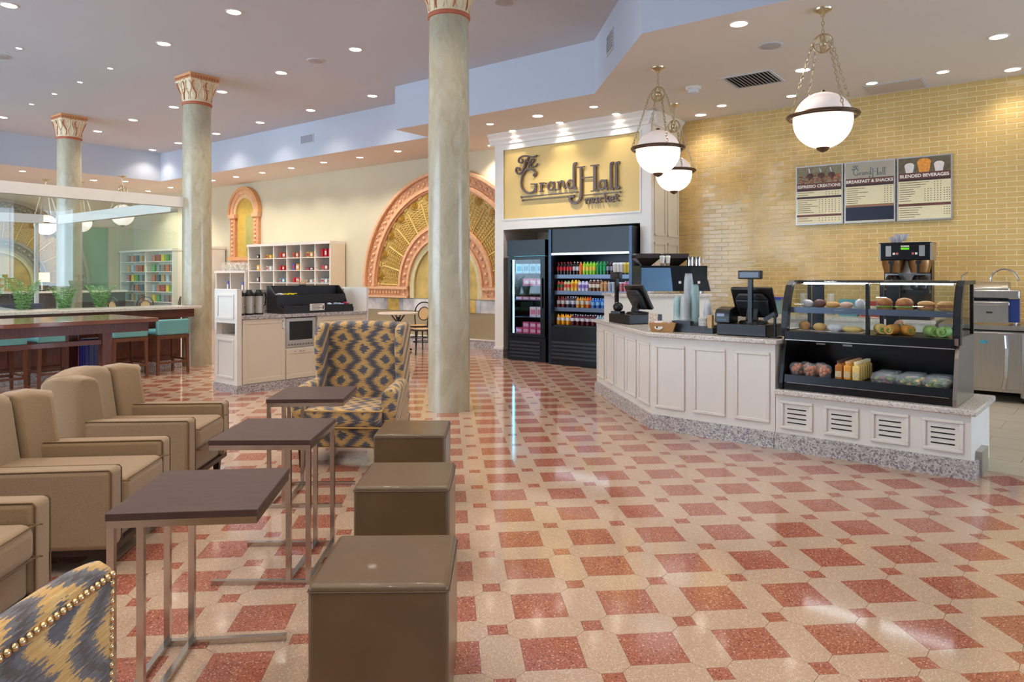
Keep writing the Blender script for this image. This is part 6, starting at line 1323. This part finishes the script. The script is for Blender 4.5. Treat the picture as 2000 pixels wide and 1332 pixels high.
for k in range(4): MB().box(-.15+k*.085,-.208,.06,-.11+k*.085,-.2,.66).build('rib', BLU, bn)
for y in (-.15, .15): MB().cyl((.0,y,0), .03, .03, 10).build('foot', BLACK, bn)
# ================================================================== INSIDE THE GLASS: planter ferns, parapet, bench, lamp
FERN = [mat('fern_green', (112,168,90), .5, var=.35, scale=14), mat('fern_light', (160,206,126), .5, var=.3, scale=14)]
PLM = mat('planter_dark', (64,62,60), .5, var=.1)
pt_ = tag(MB().box(UG-.75, VG0+.2, 0, UG-.25, VG1-.5, .85).build('planter_trough', PLM, rz=TH, bevel=.01), 'dark planter trough just inside the glass wall', 'planter')
MB().box(UG-.72, VG0+.23, .85, UG-.28, VG1-.53, .862).build('soil', mat('soil', (60,46,36), .9, var=.3), pt_)
def fern(label, u, v, h, n, seed):
    rnd = random.Random(seed); o = empty('potted_fern', label, 'plant', W(u, v, .863), rnd.uniform(0,6), 'ferns inside the glass'); st_ = MB(); lf = MB()
    for k in range(n):
        a = k*2.4; ln = h*rnd.uniform(.7,1.1); pts = []
        for i in range(8):
            t = i/7; r_ = ln*.34*t; z = ln*(1.2*t-.5*t*t); pts.append(Vector((r_*math.cos(a), r_*math.sin(a), z)))
        st_.tube(pts, .004, 4)
        for i in range(1, 8):
            d = (pts[i]-pts[i-1]).normalized(); sd = d.cross(Vector((0,0,1))).normalized(); L = .10*(1.2-i/8)
            for s in (-1, 1):
                for q_ in (0, .5):
                    p0 = pts[i-1].lerp(pts[i], q_); lf.mi = (i+k) % 2; tip = p0+sd*(s*L)+d*.04-Vector((0,0,.02)); mid_ = p0.lerp(tip, .5)
                    lf.add([p0, mid_+d*.010, tip, mid_-d*.010+Vector((0,0,.004))], [(0,1,2,3)])
    st_.build('stems', FERN[0], o); lf.build('fronds', FERN, o)
fern('bushy fern nearest the middle column inside the glass', UG-.5, 4.80, .60, 13, 1); fern('fern right of the farthest column inside the glass', UG-.5, 4.30, .60, 13, 2); fern('tall fern left of the farthest column inside the glass', UG-.5, 3.78, .78, 14, 3); fern('fern at the far left edge inside the glass', UG-.5, 3.36, .62, 13, 4)
tag(MB().prism([(2.0,0),(2.35,0),(4.7,.72),(4.7,.80),(2.0,1.35)], -13.4, -13.2, 'yz').build('stair_parapet', mat('white_parapet', (222,218,214), .5, var=.03), rz=TH), 'white sloping stair parapet behind the glass', 'parapet')
o = empty('low_bench', 'small dark bench behind the ferns', 'bench', W(-12.6, 4.0), TH); MB().box(-.25,-.35,.80,.25,.35,.86).build('seat', BLACK, o)
for sx in (-1, 1):
    for sy in (-1, 1): MB().box(sx*.22-.025, sy*.31-.025, 0, sx*.22+.025, sy*.31+.025, .80).build('leg', BLACK, o)
o = empty('host_counter', 'dark counter in front of the green wall behind the glass', 'counter', W(-21.8, 7.0), TH); MB().box(-.4,-2.6,0,.4,2.6,.98).build('body', mat('dark_counter', (52,46,42), .4, var=.15), o); MB().box(-.45,-2.65,.98,.45,2.65,1.03).build('top', STONE, o)
o = empty('table_lamp', 'glowing table lamp on the dark counter behind the glass', 'lamp', W(-21.8, 7.6, 1.031), TH); MB().cyl((0,0,0), .09, .03, 16).build('base', BLACK, o); MB().cyl((0,0,.03), .02, .25, 10).build('stem', BRASS, o); MB().lathe([(.17,.25),(.17,.50)], 20, cap=False).build('shade', emit_mat('lamp_shade', (255,214,150), 2.2), o)
